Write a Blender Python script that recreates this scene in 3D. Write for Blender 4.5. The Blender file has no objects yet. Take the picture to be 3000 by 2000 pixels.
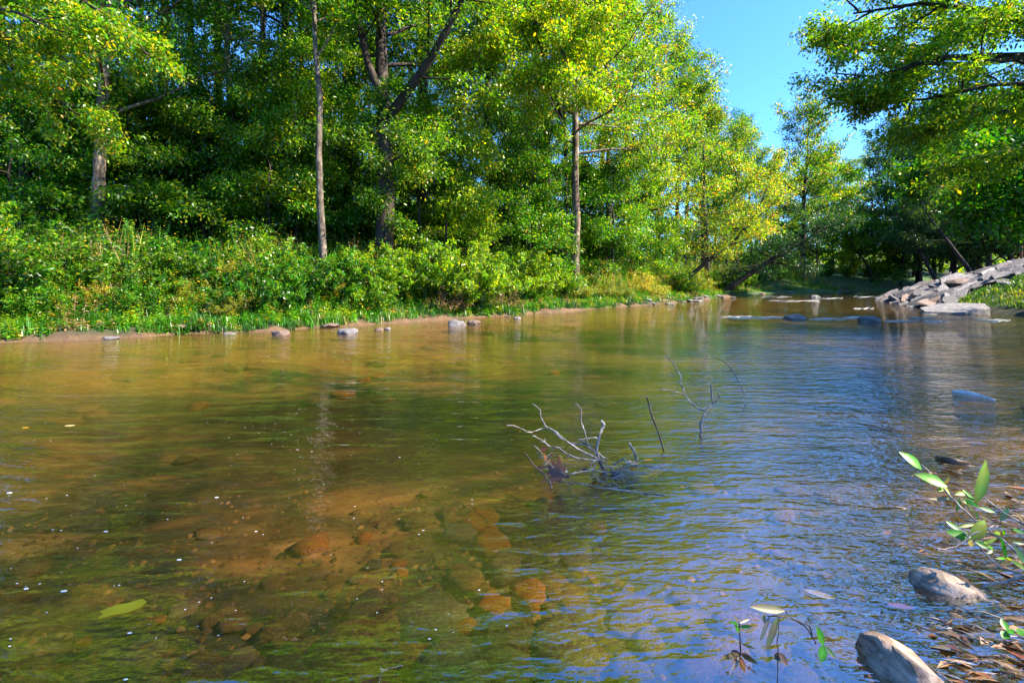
import bpy, bmesh, math, random
import numpy as np
from mathutils import Vector, noise
R = math.radians
sc = bpy.context.scene
C = sc.collection
random.seed(7)
rng = np.random.default_rng(7)

# ------------------------------------------------------------ camera, sky, sun, exposure
CH, F = 1.3, 1333.3
cam_d = bpy.data.cameras.new('camera')
cam = bpy.data.objects.new('camera', cam_d); C.objects.link(cam)
cam_d.sensor_width = 36; cam_d.lens = 16
cam_d.shift_y = -(1000 - 810) / 3000.0
cam.location = (0, 0, CH); cam.rotation_euler = (R(90), 0, 0)
cam_d.clip_start = 0.05; cam_d.clip_end = 900
sc.camera = cam

SUN_AZ, SUN_EL = R(103), R(42)        # azimuth clockwise from +y (straight ahead)
world = bpy.data.worlds.new('World'); sc.world = world; world.use_nodes = True
wn = world.node_tree.nodes; wl = world.node_tree.links
bg = wn['Background']
sky = wn.new('ShaderNodeTexSky'); sky.sky_type = 'NISHITA'; sky.sun_disc = False
sky.sun_elevation = SUN_EL; sky.sun_rotation = SUN_AZ
sky.altitude = 200; sky.air_density = 1.0; sky.dust_density = 0.4; sky.ozone_density = 4.0
tint = wn.new('ShaderNodeMix'); tint.data_type = 'RGBA'; tint.blend_type = 'MULTIPLY'; tint.inputs[0].default_value = 1
tint.inputs[7].default_value = (0.33, 0.60, 0.92, 1)
wl.new(sky.outputs[0], tint.inputs[6]); wl.new(tint.outputs[2], bg.inputs[0]); bg.inputs[1].default_value = 0.14
sun_d = bpy.data.lights.new('sun', 'SUN'); sun = bpy.data.objects.new('sun', sun_d); C.objects.link(sun)
sun_d.energy = 5.0; sun_d.angle = R(0.6); sun_d.color = (1.0, 0.88, 0.68)
sdir = Vector((math.sin(SUN_AZ) * math.cos(SUN_EL), math.cos(SUN_AZ) * math.cos(SUN_EL), math.sin(SUN_EL)))
sun.rotation_euler = (-sdir).to_track_quat('-Z', 'Y').to_euler(); sun.location = (40, 0, 40)
sc.view_settings.view_transform = 'Standard'; sc.view_settings.look = 'None'
sc.view_settings.gamma = 1.0; sc.view_settings.use_curve_mapping = False
sc.view_settings.exposure = 2.05
sc.render.engine = 'CYCLES'
cy = sc.cycles
cy.max_bounces = 9; cy.diffuse_bounces = 4; cy.glossy_bounces = 3; cy.transmission_bounces = 5
cy.transparent_max_bounces = 8; cy.caustics_reflective = False; cy.caustics_refractive = False
cy.sample_clamp_indirect = 6

# ------------------------------------------------------------ helpers
def P(px, py, d):
    """world point seen at photo pixel (px, py) at distance d along the view"""
    return Vector(((px - 1500) / F * d, d, CH - (py - 810) / F * d))

def W(px, py, z=0.0):
    d = (CH - z) * F / (py - 810)
    return P(px, py, d)

def tag(o, label=None, cat=None, group=None, kind=None):
    if label: o['label'] = label
    if cat: o['category'] = cat
    if group: o['group'] = group
    if kind: o['kind'] = kind
    return o

def empty(name, loc=(0, 0, 0), rz=0.0, s=1.0):
    o = bpy.data.objects.new(name, None); C.objects.link(o)
    o.location = loc; o.rotation_euler = (0, 0, rz); o.scale = (s, s, s)
    o.empty_display_size = 0.2
    return o

def link(name, me, parent=None):
    o = bpy.data.objects.new(name, me); C.objects.link(o)
    if parent is not None: o.parent = parent
    return o

def make_mesh(name, v, faces, mat, col=None, smooth=False):
    """v (N,3); faces: list of (M,k) int arrays; col (N,3) per-vertex own colour"""
    me = bpy.data.meshes.new(name)
    v = np.asarray(v, dtype=np.float32)
    me.vertices.add(len(v)); me.vertices.foreach_set('co', v.ravel())
    faces = [np.asarray(f, dtype=np.int32) for f in faces if len(f)]
    tot = np.concatenate([np.full(len(f), f.shape[1], dtype=np.int32) for f in faces])
    idx = np.concatenate([f.ravel() for f in faces])
    me.loops.add(len(idx)); me.loops.foreach_set('vertex_index', idx)
    me.polygons.add(len(tot))
    st = np.zeros(len(tot), dtype=np.int32); st[1:] = np.cumsum(tot)[:-1]
    me.polygons.foreach_set('loop_start', st)
    if smooth: me.polygons.foreach_set('use_smooth', np.ones(len(tot), dtype=bool))
    me.update(calc_edges=True)
    if col is not None:
        a = me.color_attributes.new('own', 'FLOAT_COLOR', 'POINT')
        c4 = np.ones((len(v), 4), dtype=np.float32); c4[:, :3] = col
        a.data.foreach_set('color', c4.ravel())
    me.materials.append(mat)
    return me

class MB:
    """collects tubes and quads"""
    def __init__(s): s.v = []; s.q = []; s.n = 0; s.c = []
    def tube(s, pts, rad, sides=6, cap=True, wob=0.0, col=None):
        pts = [Vector(p) for p in pts]; n = len(pts)
        if not hasattr(rad, '__len__'): rad = [rad] * n
        up = Vector((0, 0, 1)); prev = None; rings = []
        for i, p in enumerate(pts):
            t = (pts[min(i + 1, n - 1)] - pts[max(i - 1, 0)])
            if t.length < 1e-9: t = Vector((0, 0, 1))
            t.normalize()
            if prev is None:
                a = t.cross(up)
                if a.length < 0.05: a = t.cross(Vector((0, 1, 0)))
            else:
                a = prev - t * prev.dot(t)
            a.normalize(); prev = a; b = t.cross(a)
            ring = []
            for k in range(sides):
                th = 2 * math.pi * k / sides
                rr = rad[i] * (1 + (random.uniform(-wob, wob) if wob else 0))
                ring.append(p + (a * math.cos(th) + b * math.sin(th)) * rr)
            rings.append(ring)
        base = s.n
        for r in rings:
            for q in r: s.v.append(tuple(q))
        s.n += n * sides
        for i in range(n - 1):
            for k in range(sides):
                k2 = (k + 1) % sides
                s.q.append((base + i * sides + k, base + i * sides + k2, base + (i + 1) * sides + k2, base + (i + 1) * sides + k))
        if cap:
            for i, rev in ((0, 1), (n - 1, 0)):
                s.v.append(tuple(pts[i])); cidx = s.n; s.n += 1
                for k in range(sides):
                    k2 = (k + 1) % sides
                    f = (base + i * sides + k, base + i * sides + k2, cidx, cidx)
                    s.q.append(f[::-1] if rev else f)
        if col is not None:
            s.c += [col] * (s.n - len(s.c))
    def build(s, name, mat, parent=None, smooth=True, **kw):
        f = np.array(s.q, dtype=np.int32)
        tri = f[:, 2] == f[:, 3]; tri2 = f[:, 0] == f[:, 1]
        quads = f[~(tri | tri2)]
        t1 = f[tri][:, :3]; t2 = f[tri2][:, 1:]
        me = make_mesh(name, s.v, [quads, t1, t2], mat, col=np.array(s.c) if s.c else None, smooth=smooth)
        return link(name, me, parent)

def unit(a): return a / np.maximum(np.linalg.norm(a, axis=1, keepdims=True), 1e-9)

def leaf_geo(c, d, nrm, L, wfrac=0.5, fold=0.0):
    """diamond leaves. c base points, d direction, nrm normal (N,3), L lengths (N,)"""
    d = unit(d); side = unit(np.cross(d, nrm)); up = np.cross(side, d)
    Lc = L[:, None]
    w = Lc * wfrac * 0.5
    p0 = c; p2 = c + d * Lc - up * Lc * 0.12
    m = c + d * Lc * 0.45
    p1 = m + side * w + up * Lc * fold; p3 = m - side * w + up * Lc * fold
    v = np.stack([p0, p1, p2, p3], axis=1).reshape(-1, 3)
    n = len(c); q = np.arange(n * 4, dtype=np.int32).reshape(n, 4)
    return v, q

def pick_cols(n, palette, r=rng, jit=0.18):
    ws = np.array([w for w, _ in palette]); ws = ws / ws.sum()
    cs = np.array([c for _, c in palette], dtype=np.float32)
    k = r.choice(len(cs), size=n, p=ws)
    c = cs[k] * (1 + r.normal(0, jit, (n, 1)))
    return np.clip(c, 0.002, 1)

# ------------------------------------------------------------ materials
def mat_new(name):
    m = bpy.data.materials.new(name); m.use_nodes = True
    nt = m.node_tree; nt.nodes.clear()
    out = nt.nodes.new('ShaderNodeOutputMaterial')
    return m, nt, nt.nodes, nt.links, out

def node(nt, t, **kw):
    n = nt.nodes.new(t)
    for k, v in kw.items(): setattr(n, k, v)
    return n

def ramp(nt, fac, stops):
    r = nt.nodes.new('ShaderNodeValToRGB')
    while len(r.color_ramp.elements) < len(stops): r.color_ramp.elements.new(0.5)
    for e, (p, c) in zip(r.color_ramp.elements, stops):
        e.position = p; e.color = (*c, 1)
    nt.links.new(fac, r.inputs[0]); return r.outputs[0]

def noise_n(nt, scale, detail=3, vec=None, rough=0.55, dist=0.0):
    n = nt.nodes.new('ShaderNodeTexNoise'); n.inputs['Scale'].default_value = scale
    n.inputs['Detail'].default_value = detail; n.inputs['Roughness'].default_value = rough
    n.inputs['Distortion'].default_value = dist
    if vec is not None: nt.links.new(vec, n.inputs['Vector'])
    return n.outputs[0]

def mapping(nt, scale=(1, 1, 1), rot=(0, 0, 0), src='Object'):
    tc = nt.nodes.new('ShaderNodeTexCoord'); mp = nt.nodes.new('ShaderNodeMapping')
    mp.inputs['Scale'].default_value = scale; mp.inputs['Rotation'].default_value = rot
    nt.links.new(tc.outputs[src], mp.inputs['Vector']); return mp.outputs[0]

def leaf_material(name, trans=0.45, gloss=0.06, hue=0.035, val=0.32, sat=1.0):
    m, nt, N, L, out = mat_new(name)
    at = node(nt, 'ShaderNodeAttribute', attribute_name='own')
    oi = N.new('ShaderNodeObjectInfo')
    hs = N.new('ShaderNodeHueSaturation')
    hs.inputs['Saturation'].default_value = sat
    L.new(at.outputs['Color'], hs.inputs['Color'])
    a = N.new('ShaderNodeMapRange'); a.inputs[3].default_value = 0.5 - hue; a.inputs[4].default_value = 0.5 + hue * 0.6
    L.new(oi.outputs['Random'], a.inputs[0]); L.new(a.outputs[0], hs.inputs['Hue'])
    b = N.new('ShaderNodeMapRange'); b.inputs[3].default_value = 1 + val * 0.6; b.inputs[4].default_value = 1 - val
    L.new(oi.outputs['Random'], b.inputs[0]); L.new(b.outputs[0], hs.inputs['Value'])
    df = N.new('ShaderNodeBsdfDiffuse'); tr = N.new('ShaderNodeBsdfTranslucent')
    L.new(hs.outputs[0], df.inputs[0])
    g = N.new('ShaderNodeMix'); g.data_type = 'RGBA'; g.blend_type = 'MULTIPLY'; g.inputs[0].default_value = 1
    g.inputs[7].default_value = (2.0, 1.8, 0.42, 1)
    L.new(hs.outputs[0], g.inputs[6]); L.new(g.outputs[2], tr.inputs[0])
    mx = N.new('ShaderNodeMixShader'); mx.inputs[0].default_value = trans
    L.new(df.outputs[0], mx.inputs[1]); L.new(tr.outputs[0], mx.inputs[2])
    gl = N.new('ShaderNodeBsdfGlossy'); gl.inputs['Roughness'].default_value = 0.38
    m2 = N.new('ShaderNodeMixShader'); m2.inputs[0].default_value = gloss
    L.new(mx.outputs[0], m2.inputs[1]); L.new(gl.outputs[0], m2.inputs[2])
    L.new(m2.outputs[0], out.inputs[0]); return m

def simple_mat(name, stops, scale=8, rough=0.8, bump=0.3, vscale=(1, 1, 1), detail=5, own=False, bscale=3.0, bdist=0.02):
    m, nt, N, L, out = mat_new(name)
    vec = mapping(nt, vscale)
    f = noise_n(nt, scale, detail, vec, 0.65)
    c = ramp(nt, f, stops)
    b = N.new('ShaderNodeBsdfPrincipled'); b.inputs['Roughness'].default_value = rough
    if 'Specular IOR Level' in b.inputs: b.inputs['Specular IOR Level'].default_value = 0.3
    if own:
        at = node(nt, 'ShaderNodeAttribute', attribute_name='own')
        g = N.new('ShaderNodeMix'); g.data_type = 'RGBA'; g.blend_type = 'MULTIPLY'; g.inputs[0].default_value = 1
        L.new(c, g.inputs[6]); L.new(at.outputs['Color'], g.inputs[7]); c = g.outputs[2]
    L.new(c, b.inputs['Base Color'])
    if bump:
        f2 = noise_n(nt, scale * bscale, 4, vec, 0.7)
        bp = N.new('ShaderNodeBump'); bp.inputs['Strength'].default_value = bump; bp.inputs['Distance'].default_value = bdist
        L.new(f2, bp.inputs['Height']); L.new(bp.outputs[0], b.inputs['Normal'])
    L.new(b.outputs[0], out.inputs[0]); return m

M = {}
M['leaf'] = leaf_material('leaf', 0.5, 0.03)
M['leaf_dark'] = leaf_material('leaf_dark', 0.35, 0.035, val=0.35)
M['weed'] = leaf_material('weed', 0.4, 0.04, hue=0.0, val=0.0)
M['grass'] = leaf_material('grass', 0.4, 0.04, hue=0.0, val=0.0)
M['plant'] = leaf_material('plant', 0.35, 0.035, hue=0.0, val=0.0)
M['bark'] = simple_mat('bark', [(0.35, (0.02, 0.015, 0.011)), (0.5, (0.11, 0.078, 0.055)), (0.64, (0.30, 0.24, 0.18))], 9, 0.9, 0.9, (1, 1, 0.22))
M['bark_dark'] = simple_mat('bark_dark', [(0.3, (0.012, 0.010, 0.009)), (0.55, (0.045, 0.034, 0.028)), (0.75, (0.12, 0.09, 0.075))], 6, 0.9, 1.0, (1, 1, 0.2))
M['bark_pale'] = simple_mat('bark_pale', [(0.35, (0.025, 0.02, 0.016)), (0.5, (0.10, 0.08, 0.062)), (0.64, (0.22, 0.18, 0.145))], 10, 0.85, 0.7, (1, 1, 0.35))
M['driftwood'] = simple_mat('driftwood', [(0.35, (0.045, 0.038, 0.033)), (0.5, (0.20, 0.175, 0.155)), (0.66, (0.46, 0.42, 0.39))], 18, 0.6, 0.5, (1, 1, 0.6), bdist=0.003)
M['log_wood'] = simple_mat('log_wood', [(0.3, (0.09, 0.06, 0.045)), (0.5, (0.30, 0.22, 0.17)), (0.72, (0.55, 0.44, 0.36))], 26, 0.55, 0.9, (1, .35, 1), bdist=0.006)
M['foam_wood'] = simple_mat('foam_wood', [(0.3, (0.3, 0.29, 0.28)), (0.6, (0.6, 0.6, 0.6))], 30, 0.4, 0.4, bdist=.004)
M['wet_wood'] = simple_mat('wet_wood', [(0.3, (0.03, 0.022, 0.016)), (0.55, (0.11, 0.075, 0.05)), (0.75, (0.25, 0.19, 0.14))], 14, 0.35, 0.5, bdist=0.003)
M['rock'] = simple_mat('rock', [(0.3, (0.05, 0.047, 0.05)), (0.5, (0.15, 0.14, 0.145)), (0.72, (0.30, 0.28, 0.28))], 7, 0.7, 0.7, (1, 1, 2.5))
M['rock_warm'] = simple_mat('rock_warm', [(0.3, (0.05, 0.035, 0.03)), (0.5, (0.15, 0.10, 0.08)), (0.72, (0.30, 0.22, 0.18))], 6, 0.75, 0.7, (1, 1, 2.5))
M['bed_stone'] = simple_mat('bed_stone', [(0.30, (0.02, 0.012, 0.006)), (0.5, (0.13, 0.068, 0.026)), (0.70, (0.32, 0.18, 0.07))], 9, 0.7, 0.6)
M['bed_stone_orange'] = simple_mat('bed_stone_orange', [(0.3, (0.10, 0.03, 0.006)), (0.5, (0.28, 0.085, 0.014)), (0.72, (0.45, 0.17, 0.035))], 9, 0.7, 0.6)
M['bed_stone_grey'] = simple_mat('bed_stone_grey', [(0.3, (0.04, 0.028, 0.02)), (0.5, (0.12, 0.08, 0.052)), (0.72, (0.25, 0.18, 0.13))], 9, 0.7, 0.6)

# ground, riverbed ---------------------------------------------------
def ground_material():
    m, nt, N, L, out = mat_new('soil_and_turf')
    tc = N.new('ShaderNodeTexCoord')
    f = noise_n(nt, 0.8, 6, tc.outputs['Object'], 0.7)
    litter = ramp(nt, f, [(0.3, (0.018, 0.022, 0.008)), (0.5, (0.04, 0.05, 0.016)), (0.7, (0.10, 0.075, 0.035))])
    at = node(nt, 'ShaderNodeAttribute', attribute_name='own')
    f2 = noise_n(nt, 6, 5, tc.outputs['Object'], 0.7)
    v = ramp(nt, f2, [(0.25, (0.5, 0.5, 0.5)), (0.7, (1.2, 1.2, 1.2))])
    g = N.new('ShaderNodeMix'); g.data_type = 'RGBA'; g.blend_type = 'MULTIPLY'; g.inputs[0].default_value = 1
    L.new(at.outputs['Color'], g.inputs[6]); L.new(v, g.inputs[7])
    b = N.new('ShaderNodeBsdfPrincipled'); b.inputs['Roughness'].default_value = 0.9
    L.new(g.outputs[2], b.inputs['Base Color'])
    f3 = noise_n(nt, 25, 5, tc.outputs['Object'], 0.7)
    bp = N.new('ShaderNodeBump'); bp.inputs['Strength'].default_value = 0.8; bp.inputs['Distance'].default_value = 0.04
    L.new(f3, bp.inputs['Height']); L.new(bp.outputs[0], b.inputs['Normal'])
    L.new(b.outputs[0], out.inputs[0]); return m
M['ground'] = ground_material()

def bed_material():
    m, nt, N, L, out = mat_new('river_sand')
    vec = mapping(nt, (0.7, 1.5, 1), (0, 0, R(12)))
    big = noise_n(nt, 0.8, 6, vec, 0.68, 0.9)
    mid = noise_n(nt, 2.2, 6, vec, 0.7, 0.8)
    sand = ramp(nt, mid, [(0.3, (0.11, 0.048, 0.012)), (0.5, (0.28, 0.13, 0.033)), (0.7, (0.46, 0.25, 0.08))])
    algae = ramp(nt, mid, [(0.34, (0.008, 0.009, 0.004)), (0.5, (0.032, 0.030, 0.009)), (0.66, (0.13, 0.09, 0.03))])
    at = node(nt, 'ShaderNodeAttribute', attribute_name='own')      # red channel = settled algae and mud, plus painted light and shade
    add = N.new('ShaderNodeMath'); add.operation = 'MULTIPLY_ADD'; add.inputs[1].default_value = 4.4
    L.new(big, add.inputs[0])
    sp = N.new('ShaderNodeSeparateColor'); L.new(at.outputs['Color'], sp.inputs[0])
    s2 = N.new('ShaderNodeMath'); s2.operation = 'SUBTRACT'; L.new(sp.outputs[0], s2.inputs[0]); s2.inputs[1].default_value = 2.2
    L.new(s2.outputs[0], add.inputs[2]); add.use_clamp = True
    g = N.new('ShaderNodeMix'); g.data_type = 'RGBA'
    L.new(add.outputs[0], g.inputs[0]); L.new(sand, g.inputs[6]); L.new(algae, g.inputs[7])
    b = N.new('ShaderNodeBsdfPrincipled'); b.inputs['Roughness'].default_value = 0.9
    L.new(g.outputs[2], b.inputs['Base Color'])
    fine = noise_n(nt, 22, 5, vec, 0.7)
    bp = N.new('ShaderNodeBump'); bp.inputs['Strength'].default_value = 0.7; bp.inputs['Distance'].default_value = 0.02
    L.new(fine, bp.inputs['Height']); L.new(bp.outputs[0], b.inputs['Normal'])
    L.new(b.outputs[0], out.inputs[0]); return m
M['bed'] = bed_material()

F0 = 0.40
def water_material():
    m, nt, N, L, out = mat_new('river_water')
    # waves: long low swells across the flow, finer chop on top, both patchy
    v1 = mapping(nt, (1.3, 4.5, 1), (0, 0, R(-6)))
    v2 = mapping(nt, (3.6, 12.0, 1), (0, 0, R(5)))
    v3 = mapping(nt, (16, 34, 1), (0, 0, R(-14)))
    w1 = noise_n(nt, 1.0, 2, v1, 0.5, 0.4)
    w2 = noise_n(nt, 1.0, 2, v2, 0.5, 0.5)
    w3 = noise_n(nt, 1.0, 2, v3, 0.5, 0.3)
    at = node(nt, 'ShaderNodeAttribute', attribute_name='own')   # red: how choppy the surface is here
    sp = N.new('ShaderNodeSeparateColor'); L.new(at.outputs['Color'], sp.inputs[0])
    def mul(a, b):
        n = N.new('ShaderNodeMath'); n.operation = 'MULTIPLY'
        L.new(a, n.inputs[0])
        if isinstance(b, float): n.inputs[1].default_value = b
        else: L.new(b, n.inputs[1])
        return n.outputs[0]
    def add(a, b):
        n = N.new('ShaderNodeMath'); n.operation = 'ADD'; L.new(a, n.inputs[0]); L.new(b, n.inputs[1]); return n.outputs[0]
    h = add(mul(w1, 0.020), add(mul(mul(w2, sp.outputs[0]), 0.022), mul(mul(w3, sp.outputs[0]), 0.0095)))
    bp = N.new('ShaderNodeBump'); bp.inputs['Strength'].default_value = 1.0; bp.inputs['Distance'].default_value = 1.0
    L.new(h, bp.inputs['Height'])
    gl = N.new('ShaderNodeBsdfGlossy'); gl.inputs['Roughness'].default_value = 0.012
    L.new(bp.outputs[0], gl.inputs['Normal'])
    tr = N.new('ShaderNodeBsdfTransparent'); tr.inputs[0].default_value = (0.97, 0.88, 0.66, 1)
    mud = N.new('ShaderNodeBsdfDiffuse'); mud.inputs[0].default_value = (0.40, 0.23, 0.05, 1)
    mm = N.new('ShaderNodeMixShader'); L.new(sp.outputs[1], mm.inputs[0])   # green: how turbid the water is, with its depth
    L.new(tr.outputs[0], mm.inputs[1]); L.new(mud.outputs[0], mm.inputs[2])
    # Schlick's formula: the same from above and from below, so that daylight reaches the bed
    lw = N.new('ShaderNodeLayerWeight'); lw.inputs[0].default_value = 0.5
    L.new(bp.outputs[0], lw.inputs['Normal'])
    pw = N.new('ShaderNodeMath'); pw.operation = 'POWER'; pw.inputs[1].default_value = 5.0; L.new(lw.outputs['Facing'], pw.inputs[0])
    fr = N.new('ShaderNodeMath'); fr.operation = 'MULTIPLY_ADD'; fr.inputs[1].default_value = 1 - F0; fr.inputs[2].default_value = F0; L.new(pw.outputs[0], fr.inputs[0])
    mx = N.new('ShaderNodeMixShader'); L.new(fr.outputs[0], mx.inputs[0])
    L.new(mm.outputs[0], mx.inputs[1]); L.new(gl.outputs[0], mx.inputs[2])
    L.new(mx.outputs[0], out.inputs[0]); return m
M['water'] = water_material()

# ------------------------------------------------------------ terrain
LB = np.array([(-70, 5.0), (-30, 6.0), (-16, 7.6), (-10.0, 8.9), (-8.2, 9.9), (-5.7, 10.9), (-2.95, 13.1), (0, 15.1), (4.3, 19.3),
               (7.0, 21.6), (10.2, 25.0), (14.0, 29.5), (20.8, 36.5), (30, 41), (45, 45), (90, 47)], float)
_r = np.random.default_rng(5); _o = []
for (a_, b_) in zip(LB[:-1], LB[1:]):
    L_ = np.hypot(*(b_ - a_)); k_ = max(1, int(L_ / .75)) if a_[0] > -17 and a_[0] < 22 else 1
    nn_ = np.array([-(b_ - a_)[1], (b_ - a_)[0]]) / L_
    for i_ in range(k_): _o.append(a_ + (b_ - a_) * i_ / k_ + nn_ * (_r.normal(0, .10 + .004 * a_[1]) + .12 * math.sin(len(_o) * .9)) * (i_ > 0 or k_ > 1))
_o.append(LB[-1]); LB0 = LB; LB = np.array(_o)
RB = np.array([(-70, -6), (-12, -1.8), (-3, -1.3), (0, -0.7), (1.2, 0.3), (2.2, 1.3), (3.1, 2.1), (4.5, 3.5), (7, 5.6), (10, 7.8), (14, 11),
               (17, 14.6), (17.0, 16.3), (17.2, 18.0), (18.6, 20.5), (20.6, 24.5), (23.8, 28.2), (31, 33.5), (42, 37), (90, 40)], float)
POLY = np.vstack([LB, RB[::-1]])
def pdist(x, y, L_):
    d = np.full(x.shape, 1e9)
    for (ax, ay), (bx, by) in zip(L_[:-1], L_[1:]):
        ex, ey = bx - ax, by - ay
        t = np.clip(((x - ax) * ex + (y - ay) * ey) / (ex * ex + ey * ey), 0, 1)
        d = np.minimum(d, np.hypot(x - ax - t * ex, y - ay - t * ey))
    return d
def inside(x, y):
    r = np.zeros(x.shape, bool); n = len(POLY)
    for i in range(n):
        x1, y1 = POLY[i]; x2, y2 = POLY[(i + 1) % n]
        if y1 == y2: continue
        c = ((y1 > y) != (y2 > y)) & (x < (x2 - x1) * (y - y1) / (y2 - y1) + x1)
        r ^= c
    return r
def sstep(a, b, t):
    t = np.clip((t - a) / (b - a), 0, 1); return t * t * (3 - 2 * t)
def wob(x, y, s, seed=0.0):
    return (np.sin(x * s + seed + 1.7 * np.sin(y * s * 0.63 + seed)) + np.sin(y * s * 1.21 + 2.1 * seed + 1.3 * np.sin(x * s * 0.77))
            + 0.6 * np.sin((x + y) * s * 2.07 + seed * 3.3)) / 2.6
def height(x, y):
    x = np.asarray(x, float); y = np.asarray(y, float)
    dl, dr = pdist(x, y, LB), pdist(x, y, RB)
    w = 0.16 * wob(x, y, 1.9) + 0.10 * wob(x, y, 4.7, 2)
    dl = dl + w * np.clip(1 - dl / 3, 0, 1); dr = dr + w * 0.6 * np.clip(1 - dr / 3, 0, 1)
    ins = inside(x, y)
    d = np.minimum(dl, dr)
    dep = -(0.03 + 0.15 * sstep(0, 1.6, d) + 0.26 * sstep(1.8, 5, d)) - 0.035 * wob(x, y, 1.3, 4) * sstep(0, 1.5, d)
    left = 0.02 + 0.16 * sstep(0, 0.4, dl) + 0.95 * sstep(0.4, 3.8, dl) + 0.07 * np.clip(dl - 3, 0, 200)
    left = left + 0.13 * np.clip(dl - 4, 0, 60) * sstep(4, -18, x) + 0.12 * wob(x, y, 0.8, 1) * sstep(0.5, 4, dl)
    rk = np.clip(0.06 + 0.37 * dr, 0, 2.95) + 0.05 * wob(x, y, 2.3, 3) * sstep(0, 1, dr) * (1 - sstep(7, 9, dr))
    nb = 0.05 + 0.5 * sstep(0, 2.5, dr) + 0.05 * dr
    right = nb + (rk - nb) * sstep(12.5, 15, y)
    right = np.minimum(right, 3.1) 
    out = np.where(dl < dr, left, right)
    return np.where(ins, dep, out)
def hz(x, y): return float(height(np.array([x]), np.array([y]))[0])

def axis(lo, hi, mid, fine, n, p=2.4):
    t = np.linspace(-1, 1, n); s = np.sign(t) * np.abs(t) ** p
    a = np.where(s < 0, mid + s * (mid - lo), mid + s * (hi - mid)); return a
xs = np.unique(np.concatenate([np.linspace(-14, 26, 260), axis(-260, 330, 4, 0, 110, 2.0)]))
ys = np.unique(np.concatenate([np.linspace(0.5, 30, 240), axis(-160, 420, 12, 0, 110, 2.0)]))
X, Y = np.meshgrid(xs, ys); Z = height(X, Y)
ny, nx = X.shape
vid = np.arange(nx * ny).reshape(ny, nx)
quads = np.stack([vid[:-1, :-1], vid[:-1, 1:], vid[1:, 1:], vid[1:, :-1]], axis=-1).reshape(-1, 4)
vv = np.stack([X.ravel(), Y.ravel(), Z.ravel()], axis=1)
isr = inside(X, Y).ravel()
fr_ = isr[quads].all(axis=1)
dl_, dr_ = pdist(X, Y, LB).ravel(), pdist(X, Y, RB).ravel()
dmin = np.minimum(dl_, dr_)
# mud, algae and painted light on the bed: clean sand along the far shore, silt in the deep channel
xf, yf = X.ravel(), Y.ravel()
silt_light = 0.15 + 0.75 * sstep(2.0, 5.5, dl_) 
silt_light = silt_light - 0.45 * sstep(1.9, 0.6, np.hypot((xf + 1.2) / 1.9, (yf - 2.9) / 0.45))  # sunlit patch painted in as cleaner, paler sand
silt_light = silt_light + 0.60 * sstep(1.3, 0.6, np.hypot((xf - 0.1) / 1.3, (yf - 1.8) / .8))  # bed darkened around the near cobbles, painting the shade of their gaps
silt_light = silt_light - 0.2 * sstep(3.0, 0.5, dr_)
silt_light = silt_light - 0.04 * sstep(4.0, 2.2, yf)
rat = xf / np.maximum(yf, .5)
silt_light = silt_light + .75 * sstep(.05, .3, rat) * sstep(.95, .8, rat) * sstep(13, 9, yf) * sstep(.9, 1.4, yf)  # bed colour darkened under the sky reflection so that it stands out
silt_light = silt_light + .35 * sstep(-.1, -.9, rat) * sstep(5.5, 3.5, yf)
silt_light = np.clip(silt_light, 0, 1.3)
bcol = np.stack([silt_light, silt_light, silt_light], axis=1)
def sub(faces, col):
    used = np.unique(faces); mp_ = np.full(len(vv), -1); mp_[used] = np.arange(len(used))
    return vv[used], mp_[faces], col[used]
v_, f_, c_ = sub(quads[fr_], bcol)
riverbed = link('riverbed', make_mesh('riverbed', v_, [f_], M['bed'], c_, True)); tag(riverbed, kind='structure', label='sandy brown river bottom under clear water')
soil = np.array([0.035, 0.038, 0.014]); mudc = np.array([0.12, 0.068, 0.034]); turf = np.array([0.045, 0.085, 0.02]); rockc = np.array([0.17, 0.13, 0.11])
gcol = np.tile(soil, (len(vv), 1))
sh = sstep(0.38, 0.08, dl_ + 0.2 * wob(xf, yf, 3.1, 5))[:, None]; gcol = gcol * (1 - sh) + mudc * sh
fg_ = (sstep(.3, .8, dl_) * sstep(14, 10, dl_) * sstep(26, 32, yf))[:, None]; gcol = gcol * (1 - fg_) + np.array([.04, .10, .015]) * fg_
rt = ((dr_ < dl_) * sstep(0.2, 1.0, dr_) * sstep(13, 16, yf))[:, None]; gcol = gcol * (1 - rt) + turf * rt
rz_ = ((dr_ < dl_) * sstep(9.0, 8.0, dr_) * sstep(18.2, 19.8, yf - 0.12 * dr_))[:, None]; gcol = gcol * (1 - rz_) + rockc * rz_
v_, f_, c_ = sub(quads[~fr_], gcol)
ground = link('ground', make_mesh('ground', v_, [f_], M['ground'], c_, True)); tag(ground, kind='structure', label='wooded river banks of brown soil and turf')

# water sheet
wx = np.linspace(-75, 95, 240); wy = np.unique(np.concatenate([np.linspace(-8, 20, 120), np.linspace(20, 50, 60)]))
WX, WY = np.meshgrid(wx, wy)
vidw = np.arange(WX.size).reshape(WX.shape)
qw = np.stack([vidw[:-1, :-1], vidw[:-1, 1:], vidw[1:, 1:], vidw[1:, :-1]], axis=-1).reshape(-1, 4)
near = inside(WX, WY).ravel() | (np.minimum(pdist(WX, WY, LB), pdist(WX, WY, RB)).ravel() < 1.2)
qw = qw[near[qw].any(axis=1)]
wv = np.stack([WX.ravel(), WY.ravel(), np.zeros(WX.size)], axis=1)
wxf, wyf = WX.ravel(), WY.ravel()
chop = 0.22 + 0.30 * np.clip(wob(wxf, wyf * 1.8, 1.1, 7) + .1, 0, 1) + 0.65 * sstep(0.0, 3.5, wxf - 0.15 * wyf + 1.0) * sstep(16, 6, wyf) + 0.15 * wob(wxf, wyf, 0.9, 2)
chop = chop * (0.35 + 0.65 * sstep(26, 12, wyf))
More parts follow.
